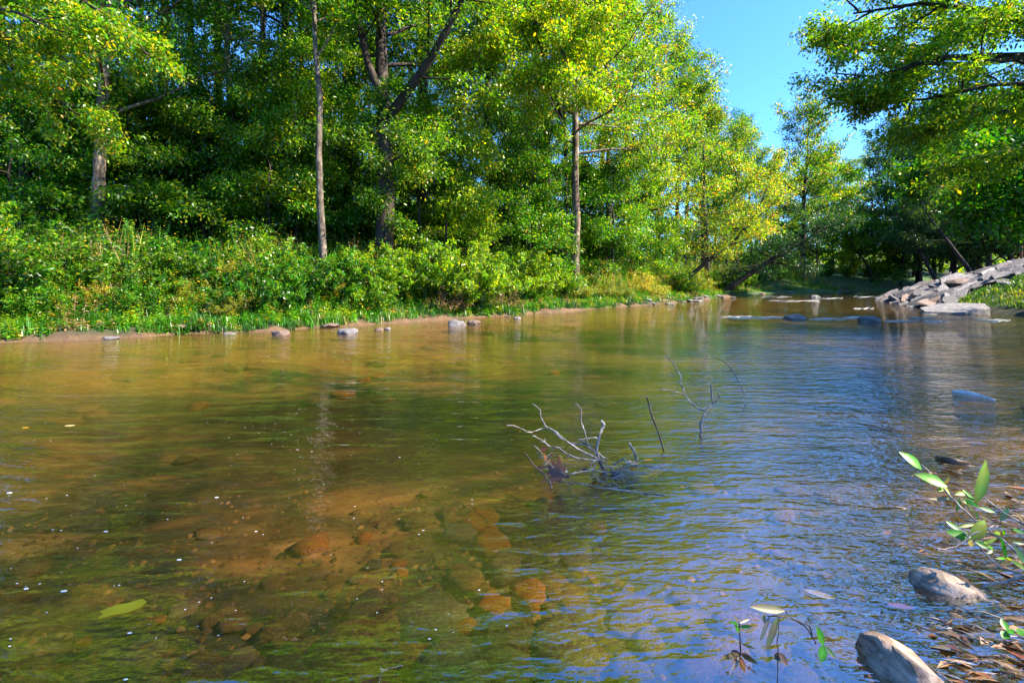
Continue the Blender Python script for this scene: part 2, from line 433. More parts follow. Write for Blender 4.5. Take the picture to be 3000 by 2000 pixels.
chop = np.clip(chop, 0.1, 1.2)
used = np.unique(qw); mpw = np.full(len(wv), -1); mpw[used] = np.arange(len(used))
river = link('river_water', make_mesh('river_water', wv[used], [mpw[qw]], M['water'], np.stack([chop, .05 + .15 * sstep(2.8, 7.0, wyf) * (1 - .5 * sstep(4, 9, wxf)), chop * 0], 1)[used], True))
tag(river, kind='structure', label='rippled clear brown river reflecting trees and sky')

# ------------------------------------------------------------ tree growing
DG = (0.014, 0.075, 0.008); G = (0.034, 0.150, 0.007); BG = (0.085, 0.27, 0.008); YG = (0.25, 0.35, 0.010)
YE = (0.42, 0.33, 0.02); OR = (0.40, 0.17, 0.02); TEAL = (0.022, 0.065, 0.022); PALE = (0.14, 0.20, 0.07); TAN = (0.34, 0.24, 0.12)
PAL_GREEN = [(3, DG), (5, G), (3, BG), (0.8, YG), (0.15, YE)]
PAL_BRIGHT = [(1, DG), (4, G), (5, BG), (2, YG), (0.3, YE)]
PAL_YELLOW = [(1.5, G), (4, BG), (4, YG), (1.3, YE)]
PAL_DARK = [(2, DG), (5, G), (2, BG), (1, TEAL)]
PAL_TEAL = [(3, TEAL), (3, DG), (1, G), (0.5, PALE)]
PAL_MIX = [(2.5, G), (2.5, BG), (2, YG), (1.6, PALE), (1, TEAL), (0.7, YE), (0.35, OR)]
PAL_AUT = [(3.5, G), (3, BG), (2.2, YG), (.6, YE), (.5, OR), (1.5, PALE)]

def bend(p, d, L, n, r, droop=0.0, jit=0.15, up=0.0):
    pts = [p.copy()]; d = d.normalized(); st = L / n
    for i in range(n):
        d = d + Vector((r.normal(0, jit), r.normal(0, jit), r.normal(0, jit) - droop + up)); d.normalize()
        p = p + d * st; pts.append(p.copy())
    return pts

def along(pts, t):
    n = len(pts) - 1; f = min(max(t, 0) * n, n - 1e-6); i = int(f)
    return pts[i].lerp(pts[i + 1], f - i), (pts[i + 1] - pts[i]).normalized()

def leaves_on(twigs, n, r, size, palette, spread=0.10, wfrac=0.5, flat=0.55, hang=0.25):
    a = np.array([t[0] for t in twigs]); b = np.array([t[1] for t in twigs]); ln = np.linalg.norm(b - a, axis=1)
    k = r.choice(len(a), size=n, p=ln / ln.sum()); t = r.uniform(0.0, 1.05, (n, 1))
    dirs = unit(b - a)[k]
    c = a[k] + (b[k] - a[k]) * t + r.normal(0, spread, (n, 3)) * np.array([1, 1, 0.8])
    d = dirs * 0.6 + r.normal(0, 0.6, (n, 3)); d[:, 2] -= hang
    nr = r.normal(0, flat, (n, 3)); nr[:, 2] += 1
    L_ = size * r.uniform(0.6, 1.25, n)
    v, q = leaf_geo(c, d, nr, L_, wfrac, 0.0)
    # each branch carries its own shade of green, as do single leaves
    br = (np.array([t_[2] for t_ in twigs])[k])
    shade = r.uniform(0.72, 1.3, int(br.max()) + 1)[br]
    cc = pick_cols(n, palette, r) * shade[:, None]
    return v, q, np.repeat(cc, 4, axis=0)

def limb_system(bark, p, d, L, rad, r, twigs, bid, n2=7, n3=5, droop=0.03, depth=2, sides=5):
    pts = bend(p, d, L, 6, r, droop, 0.13, 0.03)
    bark.tube(pts, [rad * (1 - 0.85 * i / 6) for i in range(7)], sides, cap=False)
    for j in range(n2):
        t = 0.22 + 0.78 * (j + r.uniform(0, 1)) / n2
        q, dd = along(pts, t)
        side = dd.cross(Vector((0, 0, 1)));
        if side.length < 0.1: side = Vector((1, 0, 0))
        side.normalize(); sgn = 1 if (j % 2) else -1
        d2 = dd * r.uniform(0.4, 0.9) + side * sgn * r.uniform(0.4, 1.0) + Vector((0, 0, r.uniform(-0.35, 0.75)))
        L2 = L * r.uniform(0.28, 0.48) * (1.15 - 0.5 * t)
        p2 = bend(q, d2, L2, 3, r, droop * 1.5, 0.15)
        bark.tube(p2, [rad * 0.30, rad * 0.2, rad * 0.12, rad * 0.04], 3, cap=False)
        for m in range(3): twigs.append((p2[m], p2[m + 1], bid[0]))
        for k in range(n3):
            q3, d3 = along(p2, 0.2 + 0.8 * (k + 0.5) / n3)
            s3 = d3.cross(Vector((0, 0, 1)))
            if s3.length < 0.1: s3 = Vector((1, 0, 0))
            s3.normalize()
            dd3 = d3 * 0.7 + s3 * (1 if k % 2 else -1) * r.uniform(0.4, 1.1) + Vector((0, 0, r.uniform(-0.6, 0.55)))
            e = q3 + dd3.normalized() * L2 * r.uniform(0.3, 0.6)
            twigs.append((q3, e, bid[0]))
        bid[0] += 1
    return pts

def grow_tree(name, seed, H=14, r0=0.2, cb=0.3, spread=3.6, n1=22, nleaf=26000, size=0.13, pal=PAL_GREEN, bark='bark', leafm='leaf',
              lean=(0, 0), wander=0.09, droop=0.03, path=None, top=0.6, extra=None, upang=(0.3, 1.25), wfrac=0.46, n2=8, n3=5, lspread=0.15):
    r = np.random.default_rng(seed)
    mb = MB(); twigs = []; bid = [0]
    if path is None:
        pts = []
        x = y = 0.0
        for i in range(11):
            t = i / 10
            x += r.normal(0, wander) * (0.3 + t); y += r.normal(0, wander) * (0.3 + t)
            pts.append(Vector((x + lean[0] * t * t * H * 0.5 + lean[0] * t * H * 0.5, y + lean[1] * t * H, t * H - (0.4 if i == 0 else 0))))
    else:
        pts = [Vector(p) for p in path]
    n = len(pts)
    rads = [r0 * (1.35 if i == 0 else 1.0) * (1 - 0.88 * (i / (n - 1)) ** 1.1) for i in range(n)]
    mb.tube(pts, rads, 12, wob=0.06)
    limbs = []
    for i in range(n1):
        t = cb + (0.98 - cb) * ((i + r.uniform(0, 1)) / n1)
        p, dd = along(pts, t)
        az = i * 2.399 + r.uniform(-0.5, 0.5)
        tt = (t - cb) / (1 - cb)
        e = upang[0] + (upang[1] - upang[0]) * tt + r.uniform(-0.15, 0.2)
        d = Vector((math.cos(az) * math.cos(e), math.sin(az) * math.cos(e), math.sin(e)))
        Ln = spread * (1 - (1 - top) * tt ** 1.5) * r.uniform(0.65, 1.15)
        limb_system(mb, p, d, Ln, max(0.012, rads[min(int(t * (n - 1)), n - 1)] * 0.42), r, twigs, bid, n2, n3, droop)
    if extra:
        for (p, d, Ln, rr) in extra:
            limb_system(mb, Vector(p), Vector(d), Ln, rr, r, twigs, bid, n2 + 2, n3, droop, sides=8)
    v, q, c = leaves_on(twigs, nleaf, r, size, pal, lspread, wfrac)
    crown = make_mesh(name + '_crown', v, [q], M[leafm], c)
    f = np.array(mb.q, dtype=np.int32); tri = f[:, 2] == f[:, 3]; tri2 = f[:, 0] == f[:, 1]
    trunk = make_mesh(name + '_trunk', mb.v, [f[~(tri | tri2)], f[tri][:, :3], f[tri2][:, 1:]], M[bark], smooth=True)
    return trunk, crown

def place_tree(arch, x, y, rz=0.0, s=1.0, name='broadleaf_tree', label=None, cat='tree', group=None, z=None, sz=None):
    o = empty(name, (x, y, (hz(x, y) if z is None else z) - 0.05), rz, s)
    if sz: o.scale = (s, s, s * sz)
    link('trunk', arch[0], o); link('crown', arch[1], o)
    return tag(o, label, cat, group)

def at_px(px, d): return (px - 1500) / F * d, d
A = {}
A['tall_a'] = grow_tree('tall_a', 11, 18, 0.20, 0.28, 4.2, 22, 27000, 0.14, PAL_GREEN)
A['tall_b'] = grow_tree('tall_b', 12, 18, 0.17, 0.34, 3.8, 20, 24000, 0.14, PAL_BRIGHT, 'bark_pale')
A['tall_c'] = grow_tree('tall_c', 13, 16, 0.19, 0.16, 4.4, 26, 30000, 0.14, PAL_MIX, 'bark_dark')
A['thin'] = grow_tree('thin', 14, 14, 0.09, 0.30, 2.8, 18, 15000, 0.14, PAL_BRIGHT, 'bark_dark')
A['open'] = grow_tree('open', 15, 14, 0.16, 0.22, 3.6, 18, 15000, 0.17, PAL_AUT, 'bark_dark', droop=0.05)
A['under_a'] = grow_tree('under_a', 16, 5.5, 0.06, 0.10, 2.4, 18, 15000, 0.15, PAL_DARK, 'bark_dark', top=0.5, droop=0.05, upang=(0.05, 0.8))
A['under_b'] = grow_tree('under_b', 17, 7.0, 0.07, 0.12, 2.6, 18, 17000, 0.15, PAL_GREEN, 'bark_dark', top=0.5, droop=0.05, upang=(0.05, 0.8))
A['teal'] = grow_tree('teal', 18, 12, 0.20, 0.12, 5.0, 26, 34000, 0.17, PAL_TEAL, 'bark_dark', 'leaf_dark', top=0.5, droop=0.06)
A['yellow'] = grow_tree('yellow', 19, 9, 0.11, 0.2, 3.2, 20, 18000, 0.13, PAL_MIX, 'bark_dark', droop=0.05)

# --- hero trees on the far bank
h1 = grow_tree('hero_left', 31, 15, 0.19, 0.30, 4.4, 22, 34000, 0.125, PAL_GREEN, 'bark', wander=0.10)
place_tree(h1, *at_px(285, 14.0), 0.4, 1, 'broadleaf_tree', 'mottled brown trunk left of the dark undergrowth, leftmost sunlit trunk')
h2 = grow_tree('hero_thin', 32, 16, 0.14, 0.42, 3.6, 20, 26000, 0.125, PAL_GREEN, 'bark_pale', lean=(-0.03, 0))
place_tree(h2, *at_px(690, 16.5), 0, 1, 'broadleaf_tree', 'slender grey trunk leaning slightly left, second sunlit trunk from the left')
h3 = grow_tree('hero_pale', 33, 15, 0.115, 0.46, 3.6, 20, 30000, 0.125, PAL_BRIGHT, 'bark_pale', lean=(-0.045, 0.0), wander=0.07)
place_tree(h3, *at_px(948, 13.6), 0, 1, 'broadleaf_tree', 'pale grey slim trunk rising from the bank weeds left of the forked tree')
# the big forked dark tree
px4, d4 = 1120, 15.5
bx, by = at_px(px4, d4)
def rel(px, py, d): 
    p = P(px, py, d); return (p.x - bx, p.y - by, p.z - hz(bx, by))
path4 = [(0.05, 0, -0.4), rel(1125, 700, d4), rel(1132, 560, d4), rel(1128, 430, d4 + .1), rel(1122, 300, d4 + .2), rel(1118, 190, d4 + .2), rel(1116, 90, d4 + .3), rel(1118, -20, d4 + .3), rel(1125, -140, d4 + .4), rel(1130, -290, d4 + .5), rel(1140, -500, d4 + .6)]
fork = Vector(rel(1122, 290, d4)); fr1 = Vector(rel(1015, 20, d4 - .8)); 
forkR = Vector(rel(1145, 330, d4)); fr2 = Vector(rel(1370, -10, d4 - 1.4))
h4 = grow_tree('hero_fork', 34, 18, 0.34, 0.50, 3.6, 18, 40000, 0.125, PAL_GREEN, 'bark_dark', path=path4,
               extra=[(fork, fr1 - fork, 7.5, 0.15), (forkR, fr2 - forkR, 7.0, 0.17), (Vector(rel(1122, 480, d4)), (0.9, -0.5, -0.02), 3.0, 0.05), (Vector(rel(1122, 420, d4)), (-0.8, -0.5, 0.1), 2.6, 0.05)] + [(Vector(rel(1125, 640 - 42 * i, d4)), (math.cos(i * 2.1) , -.7 - .3 * math.sin(i * 1.7), -.1), .9, 0.015) for i in range(10)])
place_tree(h4, bx, by, 0, 1, 'broadleaf_tree', 'big dark forked tree with three thick rising limbs above the bank')
h5 = grow_tree('hero_mid', 35, 17, 0.20, 0.36, 4.5, 24, 44000, 0.13, PAL_MIX, 'bark', wander=0.08)
place_tree(h5, *at_px(1685, 19.5), 0, 1, 'broadleaf_tree', 'straight grey brown trunk behind the pale golden bushes')
# leafy hanging front branches: sunlit boughs reaching out over the water
def bough(name, seed, pts, rad, n2, n3, nleaf, size, pal, leafm='leaf', bark='bark_dark', subl=1.0, droop=0.08, wfrac=0.5, lspread=0.07):
    """pts: polyline of the bough, world coordinates; returned meshes are in world coordinates"""
    r = np.random.default_rng(seed); mb = MB(); tw = []; bid = [0]
    for pl, rr in pts:
        pl = [Vector(p) for p in pl]; n = len(pl)
        mb.tube(pl, [rr * (1 - 0.8 * i / (n - 1)) for i in range(n)], 7, cap=True)
        for j in range(n2):
            t = 0.15 + 0.85 * (j + r.uniform(0, 1)) / n2
            q, dd = along(pl, t)
            d = dd * r.uniform(0.3, 0.9) + Vector((r.normal(0, .55), r.normal(0, .55), r.normal(0, .35)))
            limb_system(mb, q, d, subl * r.uniform(0.6, 1.2) * (1.2 - 0.6 * t), rr * 0.3, r, tw, bid, n3, 4, droop, sides=4)
    v, q, c = leaves_on(tw, nleaf, r, size, pal, lspread, wfrac)
    return mb, (v, q, c)

def whole_tree(label, mbs, cat='tree', name='broadleaf_tree', bark='bark_dark', leafm='leaf', group=None, trunk_pts=None, trunk_r=0.2, base=None):
    mb, (v, q, c) = mbs
    base = Vector(base)
    if trunk_pts:
        n = len(trunk_pts); mb.tube(trunk_pts, [trunk_r * (1 - 0.5 * i / (n - 1)) for i in range(n)], 12, wob=0.05)
    o = empty(name, base)
    t = mb.build('trunk', M[bark], None); t.data.transform(__import__('mathutils').Matrix.Translation(-base)); t.parent = o
    cr = link('crown', make_mesh('crown', v - np.array(base), [q], M[leafm], c), o)
    return tag(o, label, cat, group)

# right overhanging tree: trunk outside the frame on the near right bank
rb = (13.5, 9.2, hz(13.5, 9.2))
top_ = (12.5, 9.0, 6.5)
def PP(*a): return tuple(P(*a))
b_r = bough('x', 51, [
    ([top_, PP(3000, 165, 9.0), PP(2750, 170, 9.0), PP(2560, 150, 9.2), PP(2390, 135, 9.4)], 0.10),
    ([PP(3000, 170, 9.0), PP(2850, 190, 8.5), PP(2700, 185, 8.4), PP(2560, 225, 8.5), PP(2440, 215, 8.6)], 0.06),
    ([top_, PP(3100, 100, 8.8), PP(2900, 30, 8.5), PP(2700, 10, 8.8), PP(2500, 40, 9.0)], 0.09),
    ([top_, PP(3080, 320, 9.4), PP(2900, 330, 9.6), PP(2750, 370, 9.7), PP(2690, 400, 9.8)], 0.07),
    ([top_, PP(3150, 0, 8.2), PP(2950, -100, 8.0), PP(2750, -130, 8.4)], 0.09),
    ([top_, PP(3100, 420, 10.3), PP(2950, 440, 10.6), PP(2820, 480, 10.8)], 0.06),
    ([top_, PP(3100, 240, 8.0), PP(2900, 250, 8.2), PP(2720, 290, 8.6), PP(2620, 300, 8.8)], 0.06),
    ([top_, PP(3050, 60, 9.6), PP(2850, 90, 9.8), PP(2650, 80, 10.0), PP(2480, 90, 10.2)], 0.06),
], 0, 13, 6, 60000, 0.09, [(.6, DG), (4, G), (5, BG), (1.8, YG), (0.25, YE)], subl=1.35, wfrac=0.42, lspread=.09)
whole_tree('leafy tree whose green and gold boughs overhang the river at the top right', b_r, base=rb,
           trunk_pts=[(rb[0], rb[1], rb[2] - .3), (13.3, 9.1, 3), (12.5, 9.0, 6.5), (12.0, 9.0, 9.5)], trunk_r=0.28)
r2 = (19.5, 14.6, hz(19.5, 14.6)); t2_ = (19, 14.4, 6.5)
b_r2 = bough('x', 55, [
    ([t2_, PP(3100, 400, 13.4), PP(2950, 440, 13.2), PP(2800, 480, 13.0), PP(2720, 540, 13.0)], 0.08),
    ([t2_, PP(3100, 480, 12.6), PP(2980, 540, 12.4), PP(2860, 590, 12.4)], 0.07),
    ([t2_, PP(3100, 330, 14.4), PP(2900, 340, 14.4), PP(2760, 400, 14.4)], 0.08),
    ([t2_, PP(3150, 560, 13.0), PP(3020, 590, 12.8), PP(2930, 610, 12.6)], 0.05)], 0, 11, 6, 44000, 0.13, [(.3, DG), (3, G), (7, BG), (2.5, YG), (.2, YE)], subl=1.7, lspread=.16)
whole_tree('vivid green tree hanging low over the lawn above the slate outcrop', b_r2, base=r2,
           trunk_pts=[(r2[0], r2[1], r2[2] - .3), (19.4, 14.5, 3.5), (19, 14.4, 6.5), (18.8, 14.5, 10)], trunk_r=0.25)
# top left: near tree with yellow leaves and thin dark boughs
lb = (-13.8, 9.2 + 1.2, 0)
lb = (-13.5, 10.0, hz(-13.5, 10.0))
tl = (-13.2, 9.9, 8.0)
b_l = bough('x', 52, [
    ([tl, PP(-60, -40, 9.0), PP(240, 0, 8.5), PP(370, 80, 8.5), PP(430, 160, 8.5)], 0.06),
    ([tl, PP(-80, 60, 8.6), PP(60, 120, 8.4), PP(190, 170, 8.2)], 0.05),
    ([tl, PP(-100, 0, 8.6), PP(60, 40, 8.0), PP(160, 90, 7.8)], 0.05),
    ([tl, PP(-80, 200, 8.8), PP(60, 250, 8.8), PP(180, 300, 8.8), PP(260, 360, 9.0)], 0.05)], 0, 8, 5, 20000, 0.09, PAL_YELLOW, subl=1.1, wfrac=0.45, lspread=.1)
whole_tree('tree with golden yellow leaves on thin dark boughs in the top left corner', b_l, base=lb,
           trunk_pts=[(lb[0], lb[1], lb[2] - .3), (-13.6, 10, 3), (-13.2, 9.9, 6), (-13.0, 9.9, 9)], trunk_r=0.16)
# centre: bright yellow green hanging boughs in front of the woods (two trees)
cb1 = at_px(1655, 20.5); cbz = hz(*cb1)
ct = (cb1[0], cb1[1], 8.0)
b_c = bough('x', 53, [
    ([ct, PP(1560, 60, 16.5), PP(1630, 110, 15.8), PP(1670, 200, 15.4), PP(1690, 300, 15.2)], 0.06),
    ([ct, PP(1500, 20, 16.5), PP(1450, 60, 15.8), PP(1400, 120, 15.4)], 0.06),
    ([ct, PP(1640, -20, 16.2), PP(1740, 20, 15.6), PP(1800, 90, 15.4)], 0.06),
    ([ct, PP(1540, 160, 16.4), PP(1560, 220, 15.6)], 0.05)], 0, 9, 6, 20000, 0.14, [(1, G), (3, BG), (5, YG), (.8, YE)], subl=1.5, lspread=.2)
whole_tree('slim tree with drooping bright lime boughs high above the middle of the far bank', b_c, base=(cb1[0], cb1[1], cbz),
           trunk_pts=[(cb1[0], cb1[1], cbz - .3), (cb1[0] + .1, cb1[1], 4), (cb1[0], cb1[1], 8), (cb1[0] + .2, cb1[1] + .1, 13)], trunk_r=0.09)
cb2 = at_px(1300, 17.2); cbz2 = hz(*cb2); ct2 = (cb2[0], cb2[1], 6.2)
b_d = bough('x', 54, [
    ([ct2, PP(1340, 290, 16.8), PP(1390, 340, 16.4), PP(1430, 440, 16.2)], 0.04),
    ([ct2, PP(1350, 240, 16.8), PP(1330, 180, 16.4)], 0.04),
    ([(cb2[0], cb2[1], 4.6), PP(1300, 420, 16.6), PP(1360, 470, 16.2), PP(1400, 550, 16.0)], 0.04),
    ([(cb2[0], cb2[1], 4.6), PP(1240, 430, 16.6), PP(1220, 490, 16.2)], 0.03),
    ([(cb2[0], cb2[1], 3.4), PP(1340, 560, 16.6), PP(1390, 600, 16.4)], 0.03)], 0, 9, 6, 24000, 0.11, [(2, G), (4, BG), (3, YG), (.4, YE)], subl=1.5, lspread=.2)
whole_tree('young tree with sunlit yellow green foliage right of the big forked tree', b_d, base=(cb2[0], cb2[1], cbz2),
           trunk_pts=[(cb2[0], cb2[1], cbz2 - .3), (cb2[0] + .1, cb2[1], 3), (cb2[0], cb2[1], 6.5)], trunk_r=0.07)

# --- woods behind, left and centre
r9 = np.random.default_rng(91)
rows = [  # px, distance, archetype, scale
    (60, 15.5, 'tall_c', 1.0), (170, 21, 'tall_a', 1.05), (420, 19, 'tall_c', .95), (560, 22, 'tall_b', 1.1), (780, 21, 'tall_a', 1.0), (880, 24, 'tall_b', 1.1),
    (1010, 20, 'tall_c', 1.0), (1230, 22, 'tall_a', 1.05), (1350, 25, 'tall_b', 1.0), (1490, 24, 'thin', 1.1), (1430, 29, 'thin', 1.2), (1580, 27, 'tall_c', 1.0),
    (1780, 24, 'tall_b', .95), (1850, 28, 'tall_c', 1.1), (1930, 33, 'tall_a', 1.05), (1760, 33, 'tall_a', 1.2), (1980, 38, 'tall_c', 1.12), (2060, 42, 'open', 1.25), (2010, 47, 'tall_a', 1.2), (2100, 50, 'tall_c', 1.1), (2170, 60, 'tall_a', 1.1)]
words = {'tall_a': 'tall green tree', 'tall_b': 'tall pale barked tree', 'tall_c': 'dense bushy tree', 'thin': 'thin dark stemmed tree', 'open': 'loose open crowned tree', 'under_a': 'low dark sapling', 'under_b': 'low green sapling', 'teal': 'dark bluish tree', 'yellow': 'small olive green tree'}
def zone(px): return 'behind the leftmost sunlit trunk' if px < 450 else 'behind the pale slim trunk' if px < 1000 else 'behind the big forked tree' if px < 1400 else 'behind the middle of the far bank' if px < 1750 else 'above the golden riverside bushes'
for px, d, k, s in rows:
    x, y = at_px(px, d)
    place_tree(A[k], x, y, r9.uniform(0, 6.28), s, 'woodland_tree', words[k] + ' standing ' + zone(px) + ' in the wood', 'tree', 'woodland trees behind the far bank')
# the tallest trees of the wood, over the others
A['high'] = grow_tree('high', 20, 24, 0.26, 0.42, 5.0, 26, 32000, 0.17, PAL_GREEN, 'bark_dark', top=0.7)
for i, (px, d) in enumerate(((-500, 16), (-250, 19), (0, 20), (230, 22), (480, 20), (640, 25), (840, 22.5), (1030, 24), (1240, 20.5), (1430, 22), (1600, 25))):
    x, y = at_px(px, d)
    place_tree(A['high'], x, y, i * 1.3, r9.uniform(.9, 1.08), 'woodland_tree', 'very tall tree whose crown closes the wood ' + zone(px), 'tree', 'tallest trees of the far wood')
# deeper wood
for i in range(14):
    px = r9.uniform(-700, 2050); d = r9.uniform(30, 70) if px < 1600 else r9.uniform(45, 85)
    x, y = at_px(px, d)
    k = ['tall_a', 'tall_b', 'tall_c', 'tall_a'][i % 4]
    place_tree(A[k], x, y, r9.uniform(0, 6.28), r9.uniform(.8, 1.1), 'woodland_tree', 'distant woodland tree half hidden deep in the far wood', 'tree', 'deep wood trees')
# saplings filling the understorey
for i in range(34):
    px = -60 + i * 60 + r9.uniform(-30, 30); d = (15.0 + max(0, px - 900) * 0.009) + r9.uniform(0.5, 9)
    x, y = at_px(px, d)
    k = 'under_a' if r9.random() < 0.6 else 'under_b'
    if px < 700: k = 'under_a'
    place_tree(A[k], x, y, r9.uniform(0, 6.28), r9.uniform(.75, 1.1), 'sapling', words[k] + ' under the tall trees ' + zone(px), 'sapling', 'understorey saplings')

A['under_c'] = grow_tree('under_c', 21, 6.5, 0.06, 0.16, 2.3, 16, 15000, 0.12, PAL_BRIGHT, 'bark_dark', top=0.6, droop=0.07, upang=(0.0, 0.8))
for i, (px, d, s_) in enumerate(((150, 15.2, .9), (400, 15.5, 1.0), (500, 16.5, .9), (600, 15.6, 1.0), (790, 15.5, .9), (860, 16.2, 1.1), (1040, 17.5, 1.0), (1230, 17, 1.0), (1480, 19.5, 1.1), (1560, 19, 1.0), (1630, 21.5, 1.1), (1790, 23, 1.1), (1880, 26, 1.1), (40, 14.2, .9))):
    x, y = at_px(px, d)
    place_tree(A['under_c'], x, y, i * 2.1, s_, 'sapling', ['fresh drooping sapling', 'bright layered sapling', 'slim sunlit sapling'][i % 3] + ' at the edge of the wood, ' + zone(px).replace('behind', 'beside'), 'sapling', 'sunlit saplings along the wood edge')
# far-off wood and its undergrowth, reading as one mass
rfw = np.random.default_rng(92); nf = 60000
fx = rfw.uniform(-75, 95, nf); fy = 24 + 60 * rfw.random(nf)
okf = ~inside(fx, fy) & (pdist(fx, fy, LB) > 9) & ~((fx > 18) & (pdist(fx, fy, RB) < 14) & (fy < 48))
okf &= (fx < 45) | (fy > 44)
fx, fy = fx[okf], fy[okf]; nf = len(fx)
hgt = 3.4 + 1.6 * wob(fx, fy, .35, 2); fz = height(fx, fy) + hgt * rfw.random(nf) ** .8
v, q = leaf_geo(np.stack([fx, fy, fz], 1), rfw.normal(0, 1, (nf, 3)), rfw.normal(0, .6, (nf, 3)) + np.array([0, 0, 1]), rfw.uniform(.3, .75, nf), .55)
tag(link('far_wood', make_mesh('far_wood', v, [q], M['leaf'], np.repeat(pick_cols(nf, [(2, DG), (3, G), (3, BG), (1, YG)], rfw), 4, 0))), 'thick dark undergrowth of the far-off wood', 'wood', kind='stuff')

# --- river bend and right side
place_tree(grow_tree('h6', 61, 15.5, 0.26, 0.22, 5.4, 26, 26000, 0.20, [(2, DG), (4, G), (2, BG), (2, YG), (.8, YE), (.4, OR)], 'bark_dark', lean=(0.05, 0)), *at_px(2350, 44), 0, 1.0, 'broadleaf_tree', 'tall open crowned tree standing alone against the bright sky at the river bend')
# leaning dark tree over the water
lx, ly = at_px(2105, 31)
lz = hz(lx, ly)
p7 = [(0, 0, -.4), (0.9, -.2, 0.6), (2.0, -.4, 1.4), (3.3, -.6, 2.3), (4.6, -.8, 3.1), (6.0, -1.0, 4.0), (7.2, -1.2, 4.8)]
place_tree(grow_tree('h7', 62, 6, 0.26, 0.3, 2.6, 22, 15000, 0.13, PAL_TEAL, 'bark_dark', 'leaf_dark', path=p7, top=0.8, upang=(0.0, 0.5)), lx, ly, 0, 1, 'broadleaf_tree', 'dark tree leaning far out to the right over the river bend')
lx, ly = at_px(1985, 27.5)
p8 = [(0, 0, -.4), (0.8, -.2, 1.0), (1.6, -.5, 1.8), (2.8, -.8, 2.7), (3.8, -1.0, 3.9), (4.6, -1.1, 5.4), (5.0, -1.2, 7.2)]
place_tree(grow_tree('h8', 63, 6, 0.15, 0.3, 2.6, 20, 13000, 0.13, PAL_MIX, 'bark_dark', path=p8, top=0.8, upang=(0.1, 0.7)), lx, ly, 0, 1, 'broadleaf_tree', 'slanting pale leaved tree rising from the golden bushes at the bend')
bend_rows = [(2070, 34, 'open', .85), (2160, 40, 'yellow', 1.0), (2200, 52, 'open', .9), (2280, 56, 'yellow', 1.1), (2440, 58, 'yellow', 1.2), (2500, 50, 'under_b', 1.2), (2130, 46, 'under_b', 1.2),
             (2390, 48, 'thin', .7), (2600, 52, 'teal', .95), (2560, 60, 'open', .85), (2690, 46, 'teal', .95), (2640, 44, 'under_b', 1.2), (2470, 64, 'open', .8), (2380, 66, 'under_b', 1.6), (2230, 62, 'under_b', 1.5), (2100, 60, 'tall_b', .7)]
for px, d, k, s in bend_rows:
    x, y = at_px(px, d)
    place_tree(A[k], x, y, r9.uniform(0, 6.28), s * 1.32, 'woodland_tree', words[k] + (' left of the lone tall tree at the river bend' if px < 2340 else ' right of the lone tall tree at the river bend'), 'tree', 'trees around the river bend')
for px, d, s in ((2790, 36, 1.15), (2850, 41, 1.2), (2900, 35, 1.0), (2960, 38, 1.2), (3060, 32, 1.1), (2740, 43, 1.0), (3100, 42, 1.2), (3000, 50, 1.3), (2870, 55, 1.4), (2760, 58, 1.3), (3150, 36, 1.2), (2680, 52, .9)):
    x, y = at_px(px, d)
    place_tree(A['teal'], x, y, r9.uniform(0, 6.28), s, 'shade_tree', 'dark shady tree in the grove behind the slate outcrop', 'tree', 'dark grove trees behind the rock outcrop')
# small leaning tree with bare trunk at bend
lx, ly = at_px(2555, 45)
p9 = [(0, 0, -.3), (-0.1, 0, 0.9), (-.6, 0, 1.9), (-1.3, .1, 2.9), (-2.0, .2, 3.9), (-2.6, .3, 5.2)]
place_tree(grow_tree('h9', 64, 6, 0.16, 0.35, 2.6, 16, 9000, 0.17, PAL_BRIGHT, 'bark_dark', path=p9, top=0.8), lx, ly, 0, 1, 'broadleaf_tree', 'small tree with dark trunk curving up to the left at the end of the river')
for px, d, ln in ((2860, 31, -2.2), (2760, 34, -1.6)):
    x, y = at_px(px, d)
    pp = [(0, 0, -.3), (ln * .25, 0, 1.0), (ln * .6, 0, 2.0), (ln, 0, 3.2), (ln * 1.5, 0, 4.6), (ln * 1.9, 0, 6.5)]
    place_tree(grow_tree('h10', int(70 + px), 6, 0.17, 0.5, 2.6, 14, 9000, 0.14, PAL_TEAL, 'bark_dark', 'leaf_dark', path=pp, top=0.8), x, y, 0, 1, 'shade_tree',
               'leaning dark trunk slanting left above the slate outcrop, ' + ('the nearer one' if d == 31 else 'the farther one'))
# near bank trees behind and beside the camera: they throw the shade on the near water
for x, y, k, s in ((10.5, -2.3, 'tall_c', .9), (17.5, 1.3, 'tall_c', 1.08), (20, -4.0, 'open', 1.1), (16.5, 4.6, 'tall_c', .72), (18.5, 8.6, 'tall_a', .72), (21.5, 11.5, 'tall_c', .7)):
    place_tree(A[k], x, y, r9.uniform(0, 6.28), s, 'woodland_tree', 'tree on the near bank to the right of the viewer, outside the picture', 'tree', 'near bank trees')

